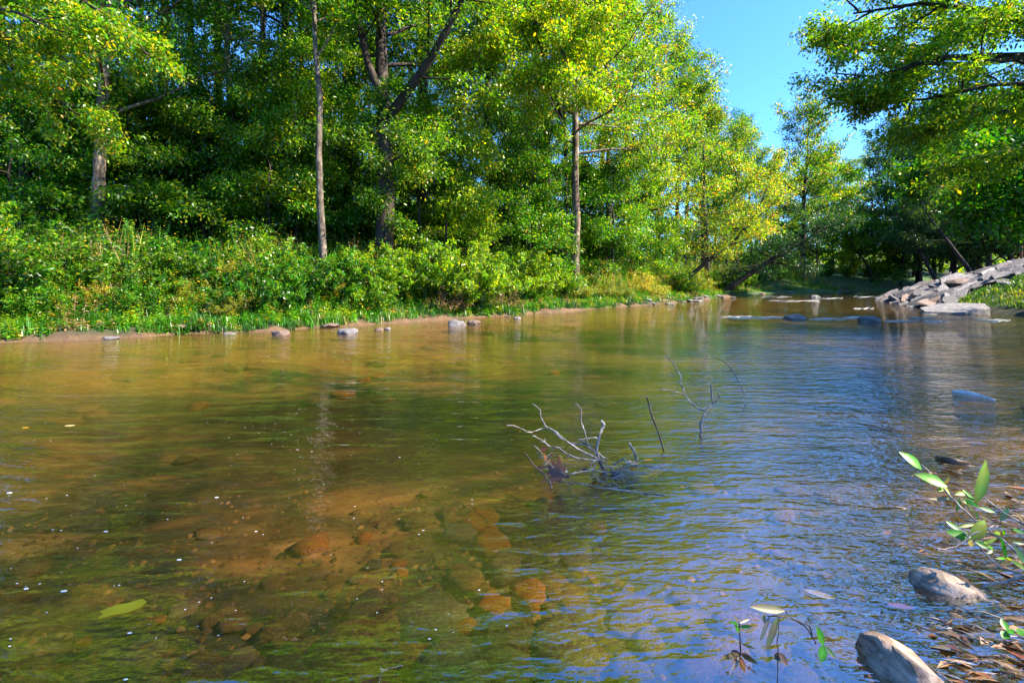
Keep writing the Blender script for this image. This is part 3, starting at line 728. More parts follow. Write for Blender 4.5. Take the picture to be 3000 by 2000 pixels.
# ------------------------------------------------------------ shrubs
def grow_shrub(name, seed, H, Wd, ns, nleaf, size, pal, bark='bark_dark', leafm='leaf', wfrac=0.45, arch=0.1):
    r = np.random.default_rng(seed); mb = MB(); tw = []; bid = [0]
    for i in range(ns):
        az = i * 2.399 + r.uniform(-.4, .4); q = math.sqrt((i + .5) / ns)
        d = Vector((math.cos(az) * q * Wd / H, math.sin(az) * q * Wd / H, 1.0))
        pts = bend(Vector((math.cos(az) * .08 * Wd * q, math.sin(az) * .08 * Wd * q, -0.05)), d, H * r.uniform(.75, 1.1) * (1.15 - .3 * q), 6, r, arch * q, .09)
        mb.tube(pts, [0.016 * (1 - .8 * k / 6) for k in range(7)], 4, cap=False)
        for j in range(7):
            p, dd = along(pts, .2 + .8 * (j + r.uniform(0, 1)) / 7)
            a2 = r.uniform(0, 6.28)
            d2 = dd * .7 + Vector((math.cos(a2), math.sin(a2), r.uniform(-.1, .3)))
            e = p + d2.normalized() * H * r.uniform(.12, .26)
            tw.append((p, e, bid[0])); bid[0] += 1
            mb.tube([p, e], [.006, .002], 3, cap=False)
    v, q, c = leaves_on(tw, nleaf, r, size, pal, 0.05, wfrac, .6, .3)
    f = np.array(mb.q, dtype=np.int32)
    return make_mesh(name + '_stems', mb.v, [f], M[bark], smooth=True), make_mesh(name + '_leaves', v, [q], M[leafm], c)
S = {'green': grow_shrub('shrub_green', 201, 1.5, 1.1, 16, 5200, .10, PAL_BRIGHT),
     'dark': grow_shrub('shrub_dark', 202, 1.3, 1.1, 14, 4800, .10, PAL_DARK),
     'gold': grow_shrub('shrub_gold', 203, 1.3, 1.2, 18, 5600, .07, [(2, BG), (3, YG), (2, PALE), (2, YE), (.8, OR), (1.5, TAN)]),
     'pale': grow_shrub('shrub_pale', 204, 1.2, 1.2, 18, 5600, .065, [(2, PALE), (2, BG), (3, YG), (1.5, TAN), (.6, OR)]),
     'dry': grow_shrub('shrub_dry', 205, 0.9, 1.0, 22, 1600, .06, [(3, TAN), (2, (0.20, 0.10, 0.05)), (1, YG)]),
     'lush': grow_shrub('shrub_lush', 206, 2.4, 1.7, 22, 10500, .13, [(3, G), (4, BG), (2, YG), (.8, PALE)], arch=.16),
     'broad': grow_shrub('shrub_broad', 207, 1.9, 1.5, 20, 8000, .12, [(2, DG), (5, G), (2, BG), (.3, YE), (.4, PALE)], arch=.2)}
def place_shrub(k, x, y, s=1.0, label='', group=None, sz=1.0):
    o = empty('shrub', (x, y, hz(x, y) - .04), r9.uniform(0, 6.28), s); o.scale = (s, s, s * sz)
    link('stem', S[k][0], o); link('foliage', S[k][1], o)
    return tag(o, label, 'shrub', group)
swords = {'green': 'bright green leafy shrub', 'dark': 'dark green shaded shrub', 'gold': 'golden tinged shrub', 'pale': 'pale olive shrub', 'dry': 'brown withered shrub', 'lush': 'tall lush green shrub', 'broad': 'broad leaved green shrub'}
x, y = at_px(1370, 14.9); place_shrub('lush', x, y + .3, 1.0, 'largest rounded lime green bush standing at the water below the forked tree')
for px_, d_, s_, lab_ in ((1250, 15.2, .85, 'rounded green bush just left of the largest lime bush'), (1470, 16.8, .8, 'green bush filling the gap behind the tan withered bush'), (1560, 18.0, .8, 'tall green bush left of the straight grey brown trunk'), (1150, 14.4, .75, 'leafy bush right at the foot of the big forked trunk'), (860, 12.6, .7, 'leafy bush left of the pale slim trunk')):
    x, y = at_px(px_, d_); place_shrub('lush', x, y, s_, lab_)
x, y = at_px(1310, 14.3); place_shrub('dry', x, y, .95, 'brown withered bush under the left side of the largest lime bush')
x, y = at_px(1480, 15.8); place_shrub('dry', x, y, .95, 'tan withered bush right of the largest lime bush by the shore')
x, y = at_px(1030, 13.9); place_shrub('green', x, y, 1.0, 'upright pale green bush left of the big forked trunk')
for i, (px, dl0, k, s) in enumerate([(1230, 2.2, 'green', .9), (1560, 2.0, 'green', 1.0), (1620, 2.6, 'dark', 1.2), (1500, 3.0, 'lush', .7), (1700, 1.2, 'pale', .85), (1760, 1.3, 'gold', .85), (1820, 1.1, 'pale', .8), (1870, 1.5, 'gold', .95),
      (1920, 1.0, 'pale', .8), (1960, 1.6, 'gold', 1.0), (2010, 1.0, 'green', .95), (2050, 1.5, 'pale', 1.1), (1740, 2.8, 'gold', 1.0), (1840, 3.0, 'pale', 1.2), (1650, 1.2, 'green', .75), (2090, 1.2, 'green', 1.0), (2130, 1.2, 'dark', 1.15), (2150, 1.0, 'green', 1.0), (2185, 1.5, 'green', 1.0), (2220, 2.0, 'dark', 1.1),
      (2270, 2.5, 'green', 1.1), (2330, 4.0, 'dark', 1.0), (2420, 5.0, 'dark', 1.1), (2480, 5.0, 'green', 1.2), (2560, 3.0, 'dark', 1.3), (2620, 3.0, 'dark', 1.4), (2600, 7.0, 'green', 1.4),
      (20, 2.5, 'green', 1.0), (80, 4, 'lush', .9), (150, 2.8, 'dark', 1.0), (240, 3.5, 'dark', .9), (330, 2.6, 'green', .7), (420, 3.8, 'dark', 1.0), (520, 2.5, 'dark', .8), (610, 3.6, 'dark', 1.0), (700, 2.4, 'gold', .8), (770, 3.3, 'green', .85), (840, 2.2, 'green', .7), (900, 3.6, 'dark', 1.0), (960, 1.8, 'gold', .75), (1080, 2.6, 'green', 1.0), (1130, 1.7, 'green', .7), (-60, 2.0, 'dark', 1.1), (50, 1.6, 'broad', .9), (190, 2.0, 'broad', .85), (330, 3.4, 'broad', .9), (460, 2.2, 'broad', .8), (620, 2.4, 'broad', .8), (740, 1.5, 'broad', .7), (810, 2.6, 'lush', .7), (1000, 2.0, 'broad', .8), (400, 1.2, 'green', .6), (120, 1.0, 'green', .65), (680, 1.0, 'gold', .6), (1100, .8, 'green', .7), (560, 1.6, 'gold', .6), (300, 1.7, 'gold', .6)]):
    # march along the view ray until the wanted distance behind the far shore
    d = 8.5
    for _ in range(400):
        x, y = at_px(px, d)
        if not inside(np.array([x]), np.array([y]))[0] and pdist(np.array([x]), np.array([y]), RB)[0] > 6 and pdist(np.array([x]), np.array([y]), LB)[0] >= dl0 and y > 7: break
        d += .15
    where = 'on the left bank below the shaded wood' if px < 700 else 'near the pale slim trunk' if px < 1180 else 'beside the largest lime bush' if px < 1670 else 'in the golden thicket along the shore' if px < 2100 else 'at the river bend' if px < 2450 else 'in front of the dark far bank'
    place_shrub(k, x, y, s, swords[k] + ' ' + where, 'bank shrubs')

# shrub at the far left with larger leaves reaching down
# ------------------------------------------------------------ weeds and grass (nobody could count them)
def scatter_bank(n, dlo, dhi, xlo, xhi, r, power=1.0):
    xs_, ys_ = [], []
    need = n
    seg = LB0[2:15]
    ln = np.hypot(*(seg[1:] - seg[:-1]).T)
    nrm_ = np.stack([-(seg[1:] - seg[:-1])[:, 1], (seg[1:] - seg[:-1])[:, 0]], 1) / ln[:, None]
    # nearer stretches are sampled more thickly, as they show larger
    wgt = ln / np.maximum(10, seg[:-1, 1]) ** power
    k = r.choice(len(ln), size=n, p=wgt / wgt.sum()); t = r.uniform(0, 1, n)
    off = dlo + (dhi - dlo) * r.uniform(0, 1, n) ** 1.3
    p = seg[k] + (seg[k + 1] - seg[k]) * t[:, None] + nrm_[k] * off[:, None]
    ok = ~inside(p[:, 0], p[:, 1]) & (p[:, 0] > xlo) & (p[:, 0] < xhi)
    return p[ok]
rw = np.random.default_rng(301)
p = scatter_bank(14000, 0.15, 6.0, -17, 30, rw)
n = len(p); ph = height(p[:, 0], p[:, 1]); dlp = pdist(p[:, 0], p[:, 1], LB)
Hh = (0.22 + 1.25 * sstep(.3, 2.4, dlp)) * rw.uniform(.45, 1.1, n) * (1 + .35 * wob(p[:, 0], p[:, 1], 2.2, 6))
K = 15
tt = (np.arange(K) + .5) / K
az = rw.uniform(0, 6.28, (n, 1)) + np.arange(K) * 2.4
lean_ = rw.normal(0, .22, (n, 2))
bx_ = p[:, None, 0] + lean_[:, None, 0] * (tt ** 1.5)[None] * Hh[:, None]; by_ = p[:, None, 1] + lean_[:, None, 1] * (tt ** 1.5)[None] * Hh[:, None]
bz_ = ph[:, None] + tt[None] * Hh[:, None]
cen = np.stack([bx_, by_, bz_], -1).reshape(-1, 3)
dd = np.stack([np.cos(az), np.sin(az), rw.uniform(-.45, .35, az.shape)], -1).reshape(-1, 3)
nn = np.stack([np.zeros(az.shape), np.zeros(az.shape), np.ones(az.shape)], -1).reshape(-1, 3) + rw.normal(0, .3, (n * K, 3))
Ls = (rw.uniform(.07, .16, (n, 1)) * (1.15 - .6 * tt)[None] * rw.uniform(.8, 1.2, (n, K))).ravel()
v1, q1 = leaf_geo(cen, dd, nn, Ls, .34)
patch = wob(p[:, 0], p[:, 1], .9, 9) + .5 * wob(p[:, 0], p[:, 1], 2.6, 3) + rw.normal(0, .35, n)
kind = np.digitize(patch, [-.55, .1, .6, .95])
pc = np.array([TAN, G, BG, YG, (0.24, 0.22, 0.05)])[kind] * rw.uniform(.7, 1.25, (n, 1))
lc = np.repeat(pc, K, axis=0) * rw.uniform(.75, 1.25, (n * K, 1))
# yellow heads on some
yel = rw.random(n) < .15
topc = (np.tile(np.arange(K) >= K - 3, n)) & np.repeat(yel, K)
lc[topc] = np.array([.60, .38, .02]) * rw.uniform(.7, 1.2, (topc.sum(), 1))
# stems as narrow leaves
sc_ = np.stack([p[:, 0], p[:, 1], ph - .03], 1); sd = np.stack([lean_[:, 0], lean_[:, 1], np.ones(n)], 1)
v2, q2 = leaf_geo(sc_, sd, rw.normal(0, 1, (n, 3)), Hh * 1.02, .02)
v = np.vstack([v1, v2]); q = np.vstack([q1, q2 + len(v1)])
cc = np.vstack([np.repeat(lc, 4, 0), np.repeat(pc * .8, 4, 0)])
weeds = link('bank_weeds', make_mesh('bank_weeds', v, [q], M['weed'], cc)); tag(weeds, 'tangle of green, tan and yellow flowering weeds covering the far bank', 'weeds', kind='stuff')

def grass_mesh(name, p, ph, H, nb, cols, r, wid=.012, spread=.05, bendk=.6):
    n = len(p)
    az = r.uniform(0, 6.28, (n, nb)); ln_ = H[:, None] * r.uniform(.5, 1.1, (n, nb))
    bx = p[:, None, 0] + r.normal(0, spread, (n, nb)); by = p[:, None, 1] + r.normal(0, spread, (n, nb)); bz = np.repeat(ph[:, None], nb, 1) - .02
    b = np.stack([bx, by, bz], -1).reshape(-1, 3); az = az.ravel(); ln_ = ln_.ravel()
    out = np.stack([np.cos(az), np.sin(az), np.zeros_like(az)], -1); side = np.stack([-np.sin(az), np.cos(az), np.zeros_like(az)], -1)
    tl_ = r.uniform(.1, bendk, len(az))[:, None]; L1 = ln_[:, None]
    mid = b + np.array([0, 0, .58]) * L1 + out * L1 * tl_ * .35; tip = b + np.array([0, 0, .92]) * L1 * (1 - .25 * tl_) + out * L1 * tl_
    w = (wid * r.uniform(.6, 1.3, len(az)))[:, None]
    v = np.stack([b - side * w * .7, b + side * w * .7, mid + side * w * .6, mid - side * w * .6, tip], 1).reshape(-1, 3)
    i = np.arange(len(az))[:, None] * 5
    q = i + np.array([[0, 1, 2, 3]]); t = i + np.array([[3, 2, 4]])
    c = np.repeat(np.repeat(cols, nb, 0) * r.uniform(.75, 1.25, (n * nb, 1)), 5, 0)
    return make_mesh(name, v, [q, t], M['grass'], c)
p = scatter_bank(6000, -0.02, 1.7, -17, 34, rw, .8)
dlp = pdist(p[:, 0], p[:, 1], LB); p = p[wob(p[:, 0], p[:, 1], 2.4, 1) + rw.normal(0, .4, len(p)) > -.15 - .25 * (dlp[:len(p)] < .4)]
n = len(p); ph = height(p[:, 0], p[:, 1])
gc = np.array([(.02, .07, .01), G, BG, (0.22, .22, .06)])[np.digitize(wob(p[:, 0], p[:, 1], 1.1, 5) + rw.normal(0, .4, n), [-.5, .4, .8])]
gl = link('bank_grass', grass_mesh('bank_grass', p, ph, rw.uniform(.10, .40, n) * (1 + .5 * wob(p[:, 0], p[:, 1], 3.3, 2)), 11, gc, rw)); tag(gl, 'bright green grass fringe leaning over the muddy far shore', 'grass', kind='stuff')
# turf on the right bank and lawn above the rocks
nr_ = 16000
p = np.stack([rw.uniform(16.8, 34, nr_), rw.uniform(14.0, 34, nr_)], 1)
ok = ~inside(p[:, 0], p[:, 1]); p = p[ok]; drp = pdist(p[:, 0], p[:, 1], RB); 
m_ = (drp > .35) & (((p[:, 1] - .12 * drp) < 19.3 + .5 * wob(p[:, 0], p[:, 1], 2.0, 3)) | (drp > 8.6) | ((rw.random(len(p)) < .07) & (wob(p[:, 0], p[:, 1], 1.7, 8) > .1))); p = p[m_]; drp = drp[m_]
ph = height(p[:, 0], p[:, 1])
gc = np.array([(.03, .095, .012), (.07, .15, .02), (.20, .22, .04)])[np.digitize(wob(p[:, 0], p[:, 1], 1.4, 2) + rw.normal(0, .5, len(p)), [0, .9])]
HH = np.where(drp > 8.6, .10, .20) * rw.uniform(.7, 1.3, len(p))
tg = link('turf', grass_mesh('turf', p, ph, HH, 7, gc, rw, .02, .10)); tag(tg, 'mossy green turf around and above the slate outcrop', 'grass', kind='stuff')

# ------------------------------------------------------------ rocks
def rock_mesh(name, seed, sub=3, sx=1, sy=1, sz=.6, amp=.22, freq=1.3, flat=0.0, mat='rock', facet=True):
    bm = bmesh.new(); bmesh.ops.create_icosphere(bm, subdivisions=sub, radius=1)
    off = Vector((seed * 3.1, seed * 1.7, seed * .9))
    for v in bm.verts:
        d = noise.noise(v.co * freq + off) * amp * 1.6 + noise.noise(v.co * freq * 2.7 + off) * amp * .5
        c = v.co * (1 + d)
        if flat: c.z = max(min(c.z, flat), -flat) + (c.z * .12)
        v.co = Vector((c.x * sx, c.y * sy, c.z * sz))
    me = bpy.data.meshes.new(name); bm.to_mesh(me); bm.free(); me.materials.append(M[mat])
    for p_ in me.polygons: p_.use_smooth = not facet
    return me
def slab_mesh(name, seed, mat):
    r = random.Random(seed); k = r.choice([5, 6, 7]); bm = bmesh.new()
    ang = sorted(r.uniform(0, 6.28) for _ in range(k)); ang = [i * 6.28 / k + r.uniform(-.35, .35) for i in range(k)]
    tvs, bvs = [], []
    for a in ang:
        rr = r.uniform(.75, 1.1)
        tvs.append(bm.verts.new((math.cos(a) * rr, math.sin(a) * rr, r.uniform(.4, .6)))); 
        bvs.append(bm.verts.new((math.cos(a) * rr * r.uniform(.95, 1.15), math.sin(a) * rr * r.uniform(.95, 1.15), -.6)))
    ct = bm.verts.new((r.uniform(-.2, .2), r.uniform(-.2, .2), r.uniform(.5, .72)))
    for i in range(k):
        j = (i + 1) % k
        bm.faces.new((tvs[i], tvs[j], ct)); bm.faces.new((bvs[i], bvs[j], tvs[j], tvs[i]))
    me = bpy.data.meshes.new(name); bm.to_mesh(me); bm.free(); me.materials.append(M[mat]); return me
M['rock_dark'] = simple_mat('rock_dark', [(0.3, (0.022, 0.02, 0.022)), (0.5, (0.07, 0.065, 0.07)), (0.72, (0.16, 0.15, 0.155))], 7, 0.7, 0.7, (1, 1, 2.5))
slabs = [slab_mesh('slab', 400 + i, ['rock', 'rock_dark', 'rock_dark', 'rock_warm', 'rock_dark'][i % 5]) for i in range(10)]
oc = tag(empty('slate_outcrop', (20.5, 22.5, hz(20.5, 22.5))), 'sloping outcrop of tilted grey slate slabs running down into the river on the right', 'rock outcrop')
r5 = np.random.default_rng(55)
inv = Vector(oc.location)
cnt = 0
tri_ = 0
while cnt < 290 and tri_ < 20000:
    tri_ += 1
    x = r5.uniform(17.3, 31.5); y = r5.uniform(18.0, 29.5)
    if cnt < 40: x, y = r5.uniform(17.5, 22.5), r5.uniform(18.5, 26)
    xa, ya = np.array([x]), np.array([y]); dr = pdist(xa, ya, RB)[0]; ins = inside(xa, ya)[0]
    if ins and dr > .45: continue
    if (not ins) and dr > 8.9: continue
    if (y - .12 * dr) < 19.2 + .4 * wob(xa, ya, 2., 3)[0] and not (dr < .9): continue
    o = link('slab', slabs[cnt % 10], oc)
    big = (r5.random() < .22) or (ins)
    a = r5.uniform(.30, .68) * (1.5 if big else 1.0); b = a * r5.uniform(.28, .48); h = r5.uniform(.05, .11) * (1.3 if big else 1)
    z = hz(x, y) if not ins else -0.03
    o.location = (x - inv.x, y - inv.y, z + .14 + r5.uniform(-.06, .12) - inv.z)
    o.scale = (a, b, h)
    o.rotation_euler = (R(r5.normal(18, 10)), R(r5.normal(-18, 9)), R(r5.normal(12, 16)))
    cnt += 1
# the bedrock under the slabs: strata standing on edge, scarps towards the water
gx, gy = np.meshgrid(np.linspace(16.9, 31.5, 190), np.linspace(17.6, 30.0, 190))
gz = height(gx, gy); gdr = pdist(gx, gy, RB); gin = inside(gx, gy)
def saw(u): return u - np.floor(u)
u1 = gy * 1.5 - gx * .22 + .5 * wob(gx, gy, .8, 3); u2 = gy * 4.3 - gx * .5 + .7 * wob(gx, gy, 1.4, 6)
st_ = .30 * saw(u1) + .13 * saw(u2) + .05 * wob(gx * .35, gy * 1.6, 3.0, 2) - .06
gz = np.where(gin, -.06 - gdr * .25, gz) + st_ * np.clip(gdr / .5, .25, 1) * (1 - sstep(8.0, 8.9, gdr))
okr = (gdr < 8.9) & ((gy - .12 * gdr) > 19.0 + .4 * wob(gx, gy, 2., 3)) & ~(gin & (gdr > .9))
gid = np.arange(gx.size).reshape(gx.shape); qr = np.stack([gid[:-1, :-1], gid[:-1, 1:], gid[1:, 1:], gid[1:, :-1]], -1).reshape(-1, 4)
qr = qr[okr.ravel()[qr].all(1)]; rv = np.stack([gx.ravel(), gy.ravel(), gz.ravel()], 1) - np.array(inv)
ur = np.unique(qr); mr = np.full(len(rv), -1); mr[ur] = np.arange(len(ur))
link('bedrock', make_mesh('bedrock', rv[ur], [mr[qr]], M['rock_dark']), oc)  # dark stone colour paints the shade in the gaps between slabs
# the big flat slab at the water's edge, and the boulder on the slope
def single_rock(name, me, loc, scale, rz, label, cat='rock', rx=0, ry=0, group=None):
    o = link(name, me); o.location = loc; o.scale = scale; o.rotation_euler = (rx, ry, rz); return tag(o, label, cat, group)
p = W(2785, 908, .1); single_rock('flat_slab', slab_mesh('flat_slab', 417, 'rock'), (p.x + .2, p.y, .10), (1.35, .75, .22), R(8), 'large flat grey slab lying half in the water below the turf', rx=R(5), ry=R(-5))
p = P(2820, 830, 21.5); single_rock('boulder', rock_mesh('boulder', 7, 2, mat='rock_warm'), (p.x, p.y, hz(p.x, p.y) + .2), (.75, .55, .38), R(20), 'dark brown boulder wedged halfway up the slate slope')
p = P(2950, 845, 18.5); single_rock('boulder', rock_mesh('boulder', 8, 2, mat='rock'), (p.x, p.y, hz(p.x, p.y) + .1), (.22, .2, .16), 0, 'small round grey stone on the mossy turf of the right bank')
p = P(250, 605, 15.5); single_rock('boulder', rock_mesh('boulder', 9, 3, mat='rock'), (p.x, p.y, hz(p.x, p.y) + .35), (.75, .6, .75), 0, 'big grey boulder in deep shade beside the leftmost trunk')
rocks = [(820, 976, 55, 13, 'pinkish grey stone in the shallows, leftmost of the shoreline stones', 'rock_warm'), (1015, 972, 60, 16, 'grey stone with white streaks in the shallows left of the pair', 'rock'),
         (1335, 948, 50, 15, 'larger dark grey stone of the pair beside the far shore', 'rock'), (1388, 945, 38, 12, 'smaller brown grey stone of the pair beside the far shore', 'rock_warm'),
         (2335, 930, 60, 13, 'flat dark stone in midstream, left one of two', 'rock'), (2552, 936, 58, 16, 'rounded grey stone in midstream nearest the outcrop', 'rock'), (2390, 869, 28, 7, 'tiny pale stone far up the river', 'rock'),
         (1110, 965, 26, 7, 'small pale stone at the muddy edge', 'rock_warm'), (1135, 963, 20, 7, 'small square pale stone at the muddy edge', 'rock'), (320, 990, 45, 6, 'flat grey stone on the mud at the left shore', 'rock'),
         (1515, 931, 22, 6, 'little grey stone where the sand strip ends', 'rock')]
for i, (px, py, wpx, hpx, lab, mt) in enumerate(rocks):
    p = W(px, py + hpx * .4); d = p.y; hw = wpx / F * d / 2; hh = hpx / F * d
    single_rock('stone', rock_mesh('stone', 20 + i, 3, sz=1, mat=mt, facet=False, amp=.26, freq=1.7), (p.x, p.y + hw * .3, hh * .12), (hw, hw * .7, hh * .95), r5.uniform(-.3, .3), lab)
# shoreline pebbles and flat stones along the far shore: parts of the ground
pebs = [rock_mesh('pebble', 60 + i, 1, sz=.5, mat=['rock', 'rock_warm', 'rock'][i % 3], facet=True) for i in range(6)]
segs = LB0[3:14]
for i in range(110):
    k = r5.integers(1, len(segs) - 1) if i > 75 else r5.integers(6, 10)
    k = min(k, len(segs) - 2); t = r5.uniform(0, 1)
    a, b = segs[k], segs[k + 1]; q = a + (b - a) * t; nrm_ = np.array([-(b - a)[1], (b - a)[0]]) / np.hypot(*(b - a))
    q = q + nrm_ * r5.normal(.08, .25)
    o = link('stone', pebs[i % 6], ground); s = r5.uniform(.06, .2) * (1 + q[1] / 40)
    o.location = (q[0], q[1], max(hz(q[0], q[1]), -.03) + s * .12); o.scale = (s, s * .7, s * .45); o.rotation_euler = (0, 0, r5.uniform(0, 6.28))
# gravel bar at the end of the river
for i in range(60):
    px = r5.uniform(2250, 2620); p = W(px, 850 + r5.uniform(-2, 3) + (2450 - px) * .006)
    o = link('stone', pebs[i % 6], ground); s = r5.uniform(.15, .45)
    o.location = (p.x, p.y, .03); o.scale = (s, s * .6, s * .3); o.rotation_euler = (0, 0, r5.uniform(0, 3))
# riverbed cobbles close to the camera
cob = [rock_mesh('cobble', 80 + i, 2, sz=.55, amp=.42, freq=1.5, flat=(.5 if i % 3 else 0), mat=['bed_stone', 'bed_stone_grey', 'bed_stone', 'bed_stone_orange', 'bed_stone', 'bed_stone_grey', 'bed_stone'][i % 7], facet=False) for i in range(14)]
hero_st = [(1260, 1840, .17, 1), (1180, 1900, .13, 2), (1365, 1880, .09, 3), (1545, 1755, .10, 3), (1620, 1750, .10, 0), (1700, 1850, .13, 1), (1500, 1930, .16, 0), (1650, 1940, .16, 5), (1120, 1880, .15, 4),
           (1440, 1590, .11, 10), (1500, 1540, .09, 5), (1450, 1780, .08, 10), (1480, 1665, .12, 5), (1680, 1760, .08, 4), (1040, 1970, .18, 6), (1330, 1990, .16, 1), (900, 1950, .14, 4), (1570, 1850, .06, 3)]
for i, (px, py, s, k) in enumerate(hero_st):
    p = W(px, py, -.16); o = link('cobble', cob[k], riverbed)
    o.location = (p.x, p.y, hz(p.x, p.y) + s * .35); o.scale = (s, s * r5.uniform(.65, .9), s * .75); o.rotation_euler = (r5.normal(0, .15), r5.normal(0, .15), r5.uniform(0, 6.28))
taken = [(W(a_, b_, -.16).x, W(a_, b_, -.16).y, c_) for a_, b_, c_, _k in hero_st]; tr_ = 0; nn2 = 0
while nn2 < 130 and tr_ < 9000:
    tr_ += 1
    x = r5.normal(-.05, .9); y = 1.35 + abs(r5.normal(0, .75)); s = r5.uniform(.02, .12) * (1 if r5.random() < .5 else .5)
    if x > .2 * y and r5.random() < .65: continue
    if any((x - a_) ** 2 + (y - b_) ** 2 < (.72 * (c_ + s)) ** 2 for a_, b_, c_ in taken): continue
    taken.append((x, y, s)); nn2 += 1
    kk = int(r5.integers(0, 14)); kk = 5 if (x > .22 * y and kk % 7 == 3) else kk
    o = link('cobble', cob[kk], riverbed)
    o.location = (x, y, hz(x, y) + s * .28); o.scale = (s, s * r5.uniform(.6, .95), s * .7); o.rotation_euler = (r5.normal(0, .15), r5.normal(0, .15), r5.uniform(0, 6.28))
gvv, gff = [], []; gX = r5.uniform(-3.5, 3.2, 5200); gY = 1.2 + abs(r5.normal(0, 1.3, 5200)); gZ = height(gX, gY)
for x, y, z in zip(gX.tolist(), gY.tolist(), gZ.tolist()):
    if .2 < x / y < .95 and r5.random() < .85: continue
    s = .006 + .026 * r5.random() ** 2
    b0 = len(gvv); z = z + s * .2; a = r5.uniform(0, 3); ca, sa = math.cos(a) * s, math.sin(a) * s
    gvv += [(x + ca, y + sa, z), (x - sa * .7, y + ca * .7, z), (x - ca, y - sa, z), (x + sa * .7, y - ca * .7, z), (x, y, z + s * .6)]
    gff += [(b0, b0 + 1, b0 + 4), (b0 + 1, b0 + 2, b0 + 4), (b0 + 2, b0 + 3, b0 + 4), (b0 + 3, b0, b0 + 4)]
gr_ = link('gravel', make_mesh('gravel', np.array(gvv), [np.array(gff)], M['bed_stone'], smooth=True), riverbed); gr_['kind'] = 'stuff'
for i in range(145):
    if i < 90:
        x = r5.uniform(-2.0, 3.6) if i % 2 else r5.uniform(-.9, 1.3); y = 1.25 + abs(r5.normal(0, .8)); s = r5.uniform(.025, .12)
    else:
        x = r5.uniform(-6, 6); y = r5.uniform(2.5, 10); s = r5.uniform(.08, .2)
    kk = int(r5.integers(0, 14)); kk = 5 if (x > .22 * y and kk % 7 == 3) else kk
    o = link('cobble', cob[kk], riverbed)
    o.location = (x, y, hz(x, y) + s * .15); o.scale = (s, s * r5.uniform(.6, .95), s * .6); o.rotation_euler = (0, 0, r5.uniform(0, 6.28))

# ------------------------------------------------------------ driftwood
def smooth_pts(pts, n=3):
    out = []
    for i in range(len(pts) - 1):
        p0 = pts[max(i - 1, 0)]; p1 = pts[i]; p2 = pts[i + 1]; p3 = pts[min(i + 2, len(pts) - 1)]
        for k in range(n):
            t = k / n
            out.append(0.5 * ((2 * p1) + (p2 - p0) * t + (2 * p0 - 5 * p1 + 4 * p2 - p3) * t * t + (3 * p1 - p0 - 3 * p2 + p3) * t ** 3))
    out.append(pts[-1]); return out
def stick(pl, w0, w1, parent, name='twig', mat='driftwood', base=None, sides=7, n=4):
    pts = smooth_pts([P(*q) for q in pl], n)
    pts = [p_ + Vector((random.gauss(0, 1), random.gauss(0, 1), random.gauss(0, 1))) * .0016 for p_ in pts]
    m = len(pts); mb = MB(); mb.tube(pts, [(w0 + (w1 - w0) * i / (m - 1)) * random.uniform(.86, 1.16) for i in range(m)], sides)
    o = mb.build(name, M[mat], None)
    if parent is not None:
        o.data.transform(__import__('mathutils').Matrix.Translation(-Vector(parent.location))); o.parent = parent
    return o
def px_w(px, d): return px / F * d / 2 * .8
D = 3.0
snag = tag(empty('driftwood_snag', W(1790, 1392)), 'tangled snag of weathered grey branches caught in the middle of the shallows', 'driftwood')
